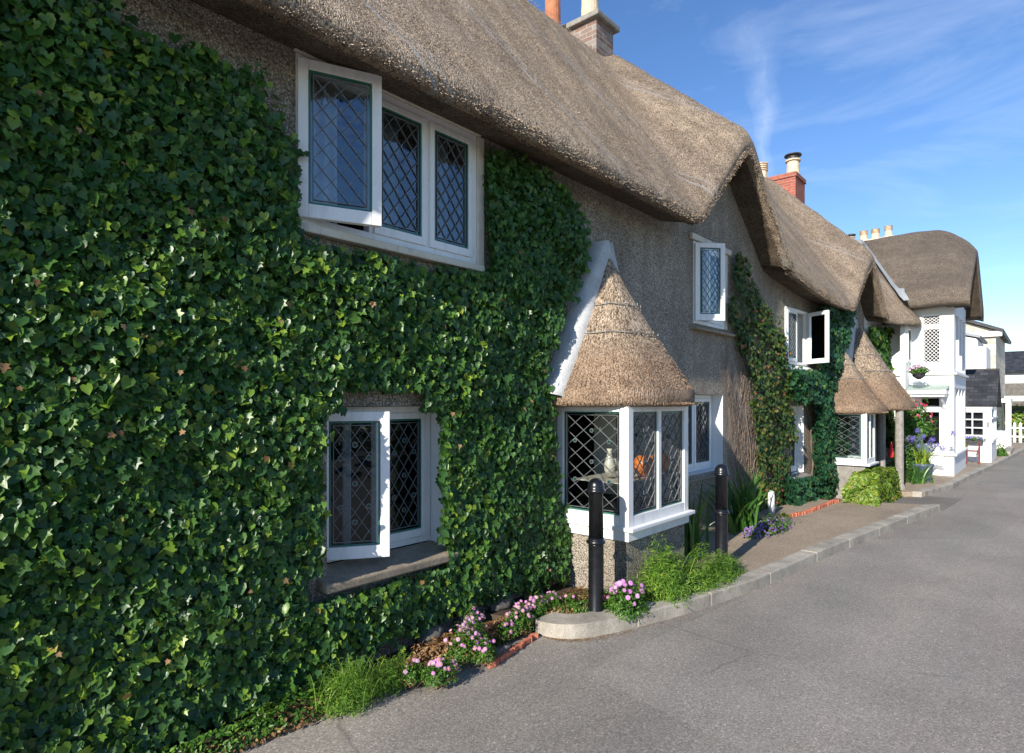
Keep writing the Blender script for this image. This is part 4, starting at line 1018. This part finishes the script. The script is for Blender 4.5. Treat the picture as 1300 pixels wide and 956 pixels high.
# ------------------------------------------------------------------ white house with thatch
wh = tag(empty('white_house'), 'tall white rendered house with projecting bay under a big dark thatch', 'house')
def wbox(b, x0, x1, y0, y1, z0, z1): b.box((x0,y0,z0),(x1,y1,z1))
XB0, XB1, YF, YW = 17.2, 19.9, -1.89, -.95
def side_wall(name, x, ya, yb_, z0, z1, holes, mats, parent, thick=.12):
    """wall facing -x with openings (y0,y1,z0,z1)"""
    b = MB(); ys = sorted({ya,yb_}|{h[0] for h in holes}|{h[1] for h in holes}); zs = sorted({z0,z1}|{h[2] for h in holes}|{h[3] for h in holes})
    for i in range(len(ys)-1):
        for j in range(len(zs)-1):
            cy, cz = (ys[i]+ys[i+1])/2, (zs[j]+zs[j+1])/2
            if any(h[0]<cy<h[1] and h[2]<cz<h[3] for h in holes): continue
            b.add([(x,ys[i+1],zs[j]),(x,ys[i],zs[j]),(x,ys[i],zs[j+1]),(x,ys[i+1],zs[j+1])],[(0,1,2,3)])
    for (y0,y1,q0,q1) in holes:
        q = [(y0,q0),(y1,q0),(y1,q1),(y0,q1)]; b.cur = 0
        for k in range(4):
            p1,p2 = q[k],q[(k+1)%4]; b.add([(x,*p1),(x,*p2),(x+thick,*p2),(x+thick,*p1)],[(0,1,2,3)])
        b.cur = 1; b.add([(x+thick+.0,*p) for p in q],[(0,1,2,3)]); b.cur = 0
    return b.build(name, mats, parent)
def side_window(parent, x, y0, y1, z0, z1, nx, nz, name='window', fw=.05, lat=True, bars=None, mat='white_clean'):
    b = MB(); w, h = y1-y0, z1-z0; frame_bars(b, w, h, fw, 0, .05)
    if bars:
        for i in range(1, bars[0]): b.box((w*i/bars[0]-.015,.004,fw),(w*i/bars[0]+.015,.046,h-fw))
        for j in range(1, bars[1]): b.box((fw,.006,h*j/bars[1]-.015),(w-fw,.044,h*j/bars[1]+.015))
    fo = b.build(name, mat, parent, loc=(x+.03,y1,z0), rotz=R(-90))
    g = MB(); g.add([(fw,.022,fw),(w-fw,.022,fw),(w-fw,.022,h-fw),(fw,.022,h-fw)],[(0,1,2,3)]); g.build('pane', 'window_glass', fo)
    if lat:
        L = leading(w-2*fw, h-2*fw, nx, nz, .0085, False, False); L.v = [(v[0]+fw,v[1]+.016,v[2]+fw) for v in L.v]; L.build('leading', ['white_clean','came_green','roundel_glass'], fo)
    return fo
hs = [(-1.66,-1.28,2.58,3.42),(-1.66,-1.28,3.46,3.72),(-1.66,-1.24,.66,1.50),(-1.66,-1.24,1.56,1.80)]
side_wall('wall', XB0, YF, .5, -.15, 4.1, hs, ['far_render','dark_room'], wh, .25)
side_window(wh, XB0, -1.66, -1.28, 2.58, 3.42, 4, 9, fw=.035); side_window(wh, XB0, -1.66, -1.28, 3.46, 3.72, 4, 3, fw=.03)
side_window(wh, XB0, -1.66, -1.24, .66, 1.50, 4, 8, fw=.05, lat=False); side_window(wh, XB0, -1.66, -1.24, 1.56, 1.80, 4, 2, fw=.03, lat=False)
b = MB(); b.box((16.6,-1.03,-.12),(17.195,-.93,3.52)); b.build('return_wall', 'far_render', wh)
window(wh, 16.68, -1.065, 2.60, .46, .82, [(1,3,0,'L')], nz=6, ft=.03, st=.03, mat='white_clean', lw=.010)
b = MB(); q = .03
# bay front: piers, bands and panels in relief
for zz0, zz1 in ((-.15,.50),(2.0,2.42),(3.72,4.08)): b.box((XB0+.001,YF,zz0),(XB1,YF+.3,zz1))
for (xa_, xb_) in ((XB0+.001,XB0+.42),(XB0+1.05,XB0+1.2),(XB0+1.75,XB0+1.9),(XB1-.25,XB1)):
    b.box((xa_,YF+.004,.50),(xb_,YF+.28,2.0)); b.box((xa_,YF+.004,2.42),(xb_,YF+.28,3.72))
b.box((XB1-.12,YF+.3,-.15),(XB1,.5,4.05)); b.build('bay_front', 'far_render', wh, bevel=.01)
b = MB(); b.add([(XB0+.05,YF+.12,.5),(XB1-.05,YF+.12,.5),(XB1-.05,YF+.12,2.0),(XB0+.05,YF+.12,2.0)],[(0,1,2,3)]); b.add([(XB0+.05,YF+.12,2.42),(XB1-.05,YF+.12,2.42),(XB1-.05,YF+.12,3.72),(XB0+.05,YF+.12,3.72)],[(0,1,2,3)]); b.build('bay_glass', 'window_glass', wh)
b = MB(); b.box((XB0+.3,YF+.4,.0),(XB1-.15,YF+.45,3.9)); b.build('net_curtain', 'curtain_cloth', wh)
for z in (.50, 2.36):
    b = MB(); b.box((XB0-.06,YF-.06,z-.05),(XB1+.03,YF+.02,z)); b.box((XB0-.06,YF+.02,z-.05),(XB0-.001,-.95 if z < 1 else .3,z)); b.build('ledge', 'white_clean', wh, bevel=.008)
b = MB(); b.box((XB0-.55,-1.80,1.86),(XB0-.002,-1.05,1.96)); b.box((XB0-.50,-1.76,1.80),(XB0-.002,-1.09,1.86)); cp = b.build('door_canopy', 'white_clean', wh, bevel=.008)
b = MB(); b.add([(XB0-.56,-1.81,1.962),(XB0-.003,-1.81,2.08),(XB0-.003,-1.04,2.08),(XB0-.56,-1.04,1.962)],[(0,1,2,3)]); b.add([(XB0-.56,-1.81,1.962),(XB0-.003,-1.81,1.962),(XB0-.003,-1.81,2.08)],[(0,1,2)]); b.build('canopy_lead', 'green_lead', cp)
for yy in (-1.70,-1.15):
    b = MB()
    pts = [(XB0-.40,yy,1.80),(XB0-.30,yy,1.72),(XB0-.16,yy,1.68),(XB0-.03,yy,1.55)]; b.tube(pts, .03, 8); b.build('canopy_bracket', 'white_clean', cp)
# thatch of the white house: ridge runs back from the street
def white_roof():
    xr = 18.65; P = []
    ys_ = [-2.22+.0,-2.2]+[-2.15+.09*k for k in range(60)]
    for i, y in enumerate(ys_):
        t = max(0, (-1.35-y)/.87); zr = 6.02-.62*t**1.7 ; el = 3.86
        yy = y
        inset = .10*max(0,(t-.85)/.15)
        sec = []
        L, Rr = 16.72, 20.6
        def S(x):
            d = abs(x-xr); w = (xr-L) if x < xr else (Rr-xr)
            z = zr - (zr-(el+.30))*(max(0,(math.sqrt(d*d+.08)-.28))/(math.sqrt(w*w+.08)-.28))
            return z
        T = .32
        sec += [(17.3, el+.02),(17.1,el-.0),(L+.2,el-.02),(L+.08,el-.0),(L+.02,el+.06),(L,el+.14),(L+.02,el+.22)]
        for k in range(0, 21): x = L+.06+(xr-L-.06)*k/20; sec.append((x, S(x)))
        for k in range(1, 21): x = xr+(Rr-.06-xr)*k/20; sec.append((x, S(x)))
        sec += [(Rr-.02,el+.22),(Rr,el+.14),(Rr-.02,el+.06),(Rr-.08,el),(Rr-.2,el-.02),(19.95,el-.0),(19.8,el+.02)]
        row = []
        for (x, z) in sec:
            nn = .03*sn(x*1.3, y*1.8+z)
            zz = z-inset*.5
            row.append((x-nn*.5, yy, zz+nn*.6))
        P.append(row)
    b = MB(); b.grid(P)
    q = len(P[0]); n0 = len(b.v)
    # front verge: thick cut face with the gable soffit behind it
    outer = P[0]; inner = []
    for (x, y, z) in outer:
        d = (x-xr); inner.append((xr+d*.86, -2.19, max(el_min, z-.36)))
    o = len(b.v); b.v += inner
    for j in range(q-1): b.f.append((j, o+j, o+j+1, j+1)); b.mi.append(0)
    back = [(x, -1.75, z) for (x, y, z) in inner]; o2 = len(b.v); b.v += back
    for j in range(q-1): b.f.append((o+j, o2+j, o2+j+1, o+j+1)); b.mi.append(1)
    return b.build('roof', ['thatch_dark','thatch_soffit'], wh, smooth=True)
el_min = 3.86
white_roof()
b = MB(); b.add([(17.25,-1.86,4.05),(19.9,-1.86,4.05),(18.65,-1.86,5.2)],[(0,1,2)]); b.build('gable_wall', 'far_render', wh)
# lead valley between the terrace roof and the white house
b = MB(); P=[]
def WS(x, y):
    t = max(0, (-1.35-y)/.87); zr = 6.02-.62*t**1.7; d = abs(x-18.65); w_ = 18.65-16.72
    return zr-(zr-4.16)*((math.sqrt(d*d+.08)-.28)/(math.sqrt(w_*w_+.08)-.28))
def TS(x, y):
    r = y-yo(x)-shf(x); return ztop(x, r) if r > -.36 else -9
for k in range(15):
    y = -.98+1.5*k/14; x = 16.75
    while x < 18.6 and WS(x, y) < TS(x, y): x += .02
    z = WS(x, y); P.append([(x-.34,y-.16,z-.20),(x-.20,y-.10,z-.08),(x-.04,y-.02,z+.04),(x+.10,y,WS(x+.10,y)+.05),(x+.14,y,WS(x+.14,y)-.01)])
b.grid(P); b.build('valley_flashing', 'lead_flashing', wh, smooth=True)
chimney(wh, 19.85, 20.2, -.28, .95, 5.2, 6.32, 'pale_stone', [(20.02,.82,.09,.24,'cowl','buff_clay'),(20.02,.50,.095,.32,'louvre','buff_clay'),(20.02,.20,.10,.32,'louvre','buff_clay'),(20.02,-.12,.095,.35,'louvre','buff_clay')], cap=False)

# ------------------------------------------------------------------ slate porch, glazed porch, far houses
sp = tag(empty('slate_porch'), 'white porch with a steep dark slate roof beyond the white bay', 'porch')
X0, X1, Y0 = 21.7, 24.0, -2.32
side_wall('wall', X0, Y0, -.9, -.12, 1.56, [(-2.16,-1.62,.72,1.42)], ['far_render','dark_room'], sp, .2)
side_window(sp, X0, -2.16, -1.62, .72, 1.42, 2, 3, lat=False, bars=(2,3), fw=.03)
b = MB()
b.box((X0+.001,Y0,-.12),(X1,Y0+.12,.55)); 
for xx in (X0+.001, X0+.75, X0+1.5, X1-.1): b.box((xx,Y0+.004,.55),(xx+.1,Y0+.11,1.56))
b.box((X0+.1,Y0-.03,.55),(X1+.02,Y0+.10,.60)); b.box((X0+.1,Y0-.02,1.2),(X1,Y0+.09,1.25)); b.box((X0+.101,Y0+.006,1.45),(X1-.1,Y0+.1,1.56))
b.build('front_panelling', 'white_clean', sp, bevel=.006)
b = MB(); b.box((X0+.1,Y0+.05,.6),(X1-.1,Y0+.06,1.45)); b.build('pane', 'window_glass', sp)
b = MB(); XM = 22.75
b.add([(X0-.08,Y0-.12,1.55),(X0-.08,-.8,1.55),(XM,-.8,2.62),(XM,Y0-.12,2.62)],[(0,1,2,3)]); b.add([(X1+.1,Y0-.12,1.52),(X1+.1,-.8,1.52),(XM,-.8,2.62),(XM,Y0-.12,2.62)],[(3,2,1,0)])
o = b.build('roof', 'slate', sp); sd = o.modifiers.new('th','SOLIDIFY'); sd.thickness=.04
b = MB(); b.add([(X0,Y0-.0,1.56),(X1,Y0-.0,1.56),(XM,Y0-.0,2.55)],[(0,1,2)]); b.build('gable', 'white_clean', sp)
b = MB(); b.box((XM-.06,Y0-.13,2.60),(XM+.06,-.8,2.66)); b.build('ridge_tiles', 'sooty_metal', sp)
b = MB(); b.box((X0-.015,-2.27,.98),(X0-.002,-2.21,1.12)); b.build('house_plaque', 'plaque_grey', sp)
b = MB(); b.box((X0-.06,-2.34,1.50),(X0-.001,-.9,1.55)); b.build('gutter', 'white_clean', sp)
# hanging blue flowers in the slate porch window box
wb = tag(empty('window_box', (21.55,-1.9,.62)), 'blue flowers spilling from a box under the slate porch window', 'window box')
b = MB(); b.box((-.07,-.25,-.08),(.07,.25,.0)); b.build('trough', 'sooty_metal', wb)
ball_leaves((0,0,0),(.12,.3,.1),300,.05,OVT,OVF,'bush_leaf',wb); flowers((0,0,-.02),(.14,.32,.12),60,.05,'blue_petal',wb,eye=False)
# chair: maroon timber frame
ch = tag(empty('garden_chair', (21.1,-1.95,-.01)), 'small dark red open framed garden stool against the slate porch wall', 'chair')
for (cx,cy,hh) in ((-.15,-.14,.56),(.15,-.14,.56),(-.15,.14,.56),(.15,.14,.56)):
    b = MB(); b.box((cx-.014,cy-.014,0),(cx+.014,cy+.014,hh)); b.build('leg', 'maroon_wood', ch)
b = MB(); b.box((-.16,-.15,.33),(.16,.15,.355)); b.build('seat', 'maroon_wood', ch)
for yy in (-.14,.14):
    b = MB(); b.box((-.19,yy-.02,.56),(.19,yy+.02,.58)); b.build('armrest', 'maroon_wood', ch)
b = MB(); b.box((-.15,-.01,.12),(.15,.01,.14)); b.build('stretcher', 'maroon_wood', ch)
bp = tag(empty('flower_tub', (20.35,-1.7,0)), 'dark blue tub with green plant between the white bay and the chair', 'plant pot')
b = MB(); b.lathe((0,0,0),[(.13,0),(.16,.45),(.18,.46)],16); b.build('tub', 'blue_pot', bp); ball_leaves((0,0,.45),(.18,.18,.25),400,.06,OVT,OVF,'hedge_leaf',bp)
# glazed porch with plant
gp = tag(empty('glazed_porch'), 'low white glazed porch with corner pillar and a plant behind the glass', 'porch')
GX, GY0 = 28.3, -2.52
b = MB(); b.box((GX,-2.36,-.1),(GX+1.6,-1.2,.62)); b.box((GX,-1.3,.62),(GX+.1,-1.2,1.7)); b.box((GX-.1,-2.5,1.66),(GX+1.9,-1.1,1.80)); b.build('wall', 'far_render', gp)
b = MB(); b.box((GX-.02,-2.52,-.1),(GX+.22,-2.36,1.66)); b.build('pillar', 'far_render', gp, bevel=.01)
b = MB(); b.box((GX+.02,-2.3,.62),(GX+.03,-1.3,1.66)); b.build('pane', 'window_glass', gp)
b = MB(); b.box((GX-.05,-2.36,.60),(GX+.0,-1.15,.64)); b.build('sill', 'white_clean', gp)
pl = tag(empty('house_plant', (28.6,-1.95,.62)), 'green potted plant inside the glazed porch', 'plant')
b = MB(); b.lathe((0,0,0),[(.07,0),(.1,.14)],12); b.build('pot', 'far_render', pl); ball_leaves((0,0,.12),(.18,.2,.45),500,.09,OVT,OVF,'bush_leaf',pl)
# pebble rendered wing and its small porch
pw_ = tag(empty('rendered_wing'), 'grey rendered upper wing with sloping top behind the slate porch', 'building')
b = MB(); b.prism([(25.0,-1.75),(25.0,2.5),(28,2.5),(28,-1.75)], -.1, 3.75); b.add([(25.0,-1.75,3.75),(25.0,2.5,3.75),(25.0,2.5,5.0)],[(0,1,2)]); b.build('wall', 'white_render', pw_)
b = MB(); b.add([(24.9,-1.85,3.76),(24.9,2.5,5.05),(28,2.5,5.05),(28,-1.85,3.76)],[(0,1,2,3)]); o=b.build('roof', 'lead_flashing', pw_); sd=o.modifiers.new('t','SOLIDIFY'); sd.thickness=.08
b = MB(); b.box((24.95,-1.78,-.1),(25.2,-1.60,3.7)); b.build('corner_boards', 'white_clean', pw_)
b = MB(); b.box((25.25,-1.99,2.2),(27.3,-1.77,3.5)); b.build('wall_projection', 'far_render', pw_)
sg = tag(empty('stone_house'), 'pale dressed stone house with slate verge and white bargeboard at the far bend', 'house')
b = MB(); b.box((31,-1.95,-.1),(38,5.5,4.5)); b.add([(31,-1.95,4.5),(31,5.5,4.5),(31,1.8,6.1)],[(0,2,1)]); b.build('wall', 'pale_stone', sg)
b = MB(); b.add([(30.8,-2.2,4.55),(38.2,-2.2,4.55),(38.2,1.8,6.3),(30.8,1.8,6.3)],[(0,1,2,3)]); b.add([(30.8,5.8,4.55),(38.2,5.8,4.55),(38.2,1.8,6.3),(30.8,1.8,6.3)],[(3,2,1,0)]); o=b.build('roof','slate',sg); sd=o.modifiers.new('t','SOLIDIFY'); sd.thickness=.12
b = MB(); b.box((30.85,-2.15,4.28),(31.0-.002,4.0,4.48)); b.build('bargeboard', 'white_clean', sg)
lh = tag(empty('slate_roofed_house'), 'long low house with dark slate roof and white wall closing the road', 'house')
b = MB(); b.box((47,-13,-.1),(52,-.6,3.45)); b.build('wall', 'far_render', lh)
b = MB(); b.add([(46.7,-13.3,3.4),(46.7,-.4,3.4),(49.5,-.4,4.75),(49.5,-13.3,4.75)],[(0,1,2,3)]); b.add([(52.3,-13.3,3.4),(52.3,-.4,3.4),(49.5,-.4,4.75),(49.5,-13.3,4.75)],[(3,2,1,0)]); o=b.build('roof','slate',lh); sd=o.modifiers.new('t','SOLIDIFY'); sd.thickness=.1
sw = MB(); sw.box((41,-12,-.1),(41.4,-1.3,2.65)); tag(sw.build('stone_wall', 'rock', None), 'rough stone wall in front of the far slate roofed house', 'wall')
cp_ = tag(empty('carport'), 'white flat roofed canopy above the bright hedge at the far right', 'canopy')
b = MB(); b.box((36,-9,1.72),(40,-2.0,1.95)); b.build('flat_roof', 'white_clean', cp_); 
for yy in (-8.5,-5.5): 
    b = MB(); b.box((36.1,yy,-.1),(36.25,yy+.15,1.72)); b.build('post', 'white_clean', cp_)
hedge('garden_hedge', 'tall bright yellow green hedge behind the white picket fence', 37.2, 39.5, -9, -2.4, -.1, 1.62, 9000, .17, 'hedge_leaf')
pf = tag(empty('picket_fence'), 'white picket fence at the far end of the pavement', 'fence')
for k in range(30):
    y = -2.45-.20*k; b = MB(); b.prism([(35.0,y),(35.03,y),(35.03,y+.10),(35.0,y+.10)], -.1, .70)
    b.add([(35.0,y,.70),(35.0,y+.1,.70),(35.0,y+.05,.80),(35.03,y,.70),(35.03,y+.1,.70),(35.03,y+.05,.80)],[(0,1,2),(3,5,4),(0,2,5,3),(1,4,5,2)])
    b.build('picket', 'white_clean', pf)
for z in (.12,.5):
    b = MB(); b.box((35.032,-8.5,z),(35.07,-2.3,z+.07)); b.build('rail', 'white_clean', pf)
flat('verge', [(29.8,-2.9),(30,-2.3),(35,-2.2),(60,-2.0),(60,3),(29.8,3)], RZ, 'path_asphalt', z1=-.02)
lw_ = MB(); lw_.box((24.9,-2.62,-.1),(28,-2.42,.12)); tag(lw_.build('low_wall', 'kerb_stone', bevel=.02), 'low rough stone step beside the slate porch', 'low wall')
plant('corner_weeds', 'small green plant growing at the slate porch corner', 'plant', [lambda e: ball_leaves((24.6,-2.4,-.05), (.3,.15,.4), 500, .07, OVT, OVF, 'bush_leaf', e)])
# opposite side of the street: seen only in the window glass
hedge('street_hedge', 'long dark hedge on the opposite side of the street', -12, 30, -15, -13.6, -.1, 2.6, 9000, .35, 'bush_leaf')

# ------------------------------------------------------------------ light and sky
EL, AZ = R(25), R(7)
to_sun = Vector((-math.cos(EL)*math.cos(AZ), -math.cos(EL)*math.sin(AZ), math.sin(EL)))
sun = bpy.data.lights.new('sun', 'SUN'); sun.energy = 4.9; sun.angle = R(.55); sun.color = (1,.93,.82)
so = bpy.data.objects.new('sun', sun); C.objects.link(so); so.location = (-10,-5,12); so.rotation_euler = to_sun.to_track_quat('Z','Y').to_euler()
w = bpy.data.worlds.new('World'); bpy.context.scene.world = w; w.use_nodes = True
nt = w.node_tree; bg = nt.nodes['Background']; N = nt.nodes.new; L_ = nt.links.new
sky = N('ShaderNodeTexSky'); sky.sky_type = 'NISHITA'; sky.sun_disc = False; sky.sun_elevation = EL; sky.sun_rotation = math.atan2(to_sun.x, to_sun.y)
sky.air_density = 1.0; sky.dust_density = .0; sky.ozone_density = 3.0; sky.altitude = 20
tc = N('ShaderNodeTexCoord')
def wm(op, a_, b_=0, c_=0):
    m = N('ShaderNodeMath'); m.operation = op
    for i, v in enumerate((a_, b_, c_)):
        if isinstance(v, (int, float)): m.inputs[i].default_value = v
        else: L_(v, m.inputs[i])
    return m.outputs[0]
def wdot(v):
    m = N('ShaderNodeVectorMath'); m.operation = 'DOT_PRODUCT'; L_(tc.outputs['Generated'], m.inputs[0]); m.inputs[1].default_value = v; return m.outputs['Value']
def wnoise(scale, mapping, detail=6, rough=.6, dist=0):
    mp = N('ShaderNodeMapping'); mp.inputs['Scale'].default_value = mapping[0]; mp.inputs['Rotation'].default_value = mapping[1]; L_(tc.outputs['Generated'], mp.inputs[0])
    n = N('ShaderNodeTexNoise'); n.inputs['Scale'].default_value = scale; n.inputs['Detail'].default_value = detail; n.inputs['Roughness'].default_value = rough; n.inputs['Distortion'].default_value = dist
    L_(mp.outputs[0], n.inputs['Vector']); return n.outputs['Fac']
def wramp(f, s):
    r = N('ShaderNodeValToRGB')
    while len(r.color_ramp.elements) < len(s): r.color_ramp.elements.new(.5)
    for e, (p, c) in zip(r.color_ramp.elements, s): e.position = p; e.color = (c,c,c,1)
    L_(f, r.inputs[0]); return r.outputs[0]
# a thin rising wisp of cirrus above the second chimney
def sdir(px, py): 
    rt = Vector((fwd.y, -fwd.x, 0)); v = fwd+rt*((px-650)/780)+Vector((0,0,1))*((510-py)/780); return v.normalized()
c0 = sdir(972,130); e1 = Vector((fwd.y,-fwd.x,0)); e1 = (e1-c0*e1.dot(c0)).normalized(); e2 = c0.cross(e1)*(1 if c0.cross(e1).z > 0 else -1)
dc = wdot(c0); p_ = wm('DIVIDE', wdot(e1), dc); q_ = wm('DIVIDE', wdot(e2), dc)
wob = wm('MULTIPLY_ADD', wnoise(9, ((1,1,1),(0,0,0)), 5), .06, -.03)
# centre line p = -.27 q + curve
cl = wm('MULTIPLY_ADD', q_, -.26, wm('MULTIPLY', wm('MULTIPLY', q_, q_), -.6))
wd = wm('MULTIPLY_ADD', q_, .10, .022)
ds = wm('DIVIDE', wm('ABSOLUTE', wm('SUBTRACT', wm('ADD', p_, wob), cl)), wm('MAXIMUM', wd, .006))
m1 = wramp(ds, [(0,1),(1,0)]); m2 = wm('MULTIPLY', wramp(wm('ADD', q_, .5), [(.38,0),(.43,1),(.52,.8),(.62,0)]), wramp(dc, [(.8,0),(.85,1)]))
fine = wramp(wnoise(24, ((1,1,.5),(0,0,0)), 6, .7), [(.3,.2),(.7,1)])
wisp = wm('MULTIPLY', wm('MULTIPLY', wm('MULTIPLY', m1, m2), fine), .27)
cir = wramp(wnoise(2.6, ((1.0,1.0,4.2),(0,.30,.3)), 8, .62, .6), [(.50,0),(.78,.2)])
tot = wm('MINIMUM', wm('ADD', wisp, cir), .8)
hz = wdot((0,0,1))
mx = N('ShaderNodeMix'); mx.data_type = 'RGBA'; L_(tot, mx.inputs[0]); hs_ = N('ShaderNodeHueSaturation'); hs_.inputs['Saturation'].default_value = 1.16; hs_.inputs['Hue'].default_value = .508; gm = N('ShaderNodeGamma'); gm.inputs[1].default_value = 1.0; L_(sky.outputs[0], gm.inputs[0]); L_(gm.outputs[0], hs_.inputs['Color']); L_(hs_.outputs[0], mx.inputs[6]); mx.inputs[7].default_value = (6.6,7.2,8,1)
L_(mx.outputs[2], bg.inputs[0]); bg.inputs['Strength'].default_value = .125
sc = bpy.context.scene
sc.view_settings.view_transform = 'Standard'; sc.view_settings.look = 'None'; sc.view_settings.exposure = .6; sc.view_settings.gamma = 1
sc.cycles.max_bounces = 6; sc.cycles.transparent_max_bounces = 12
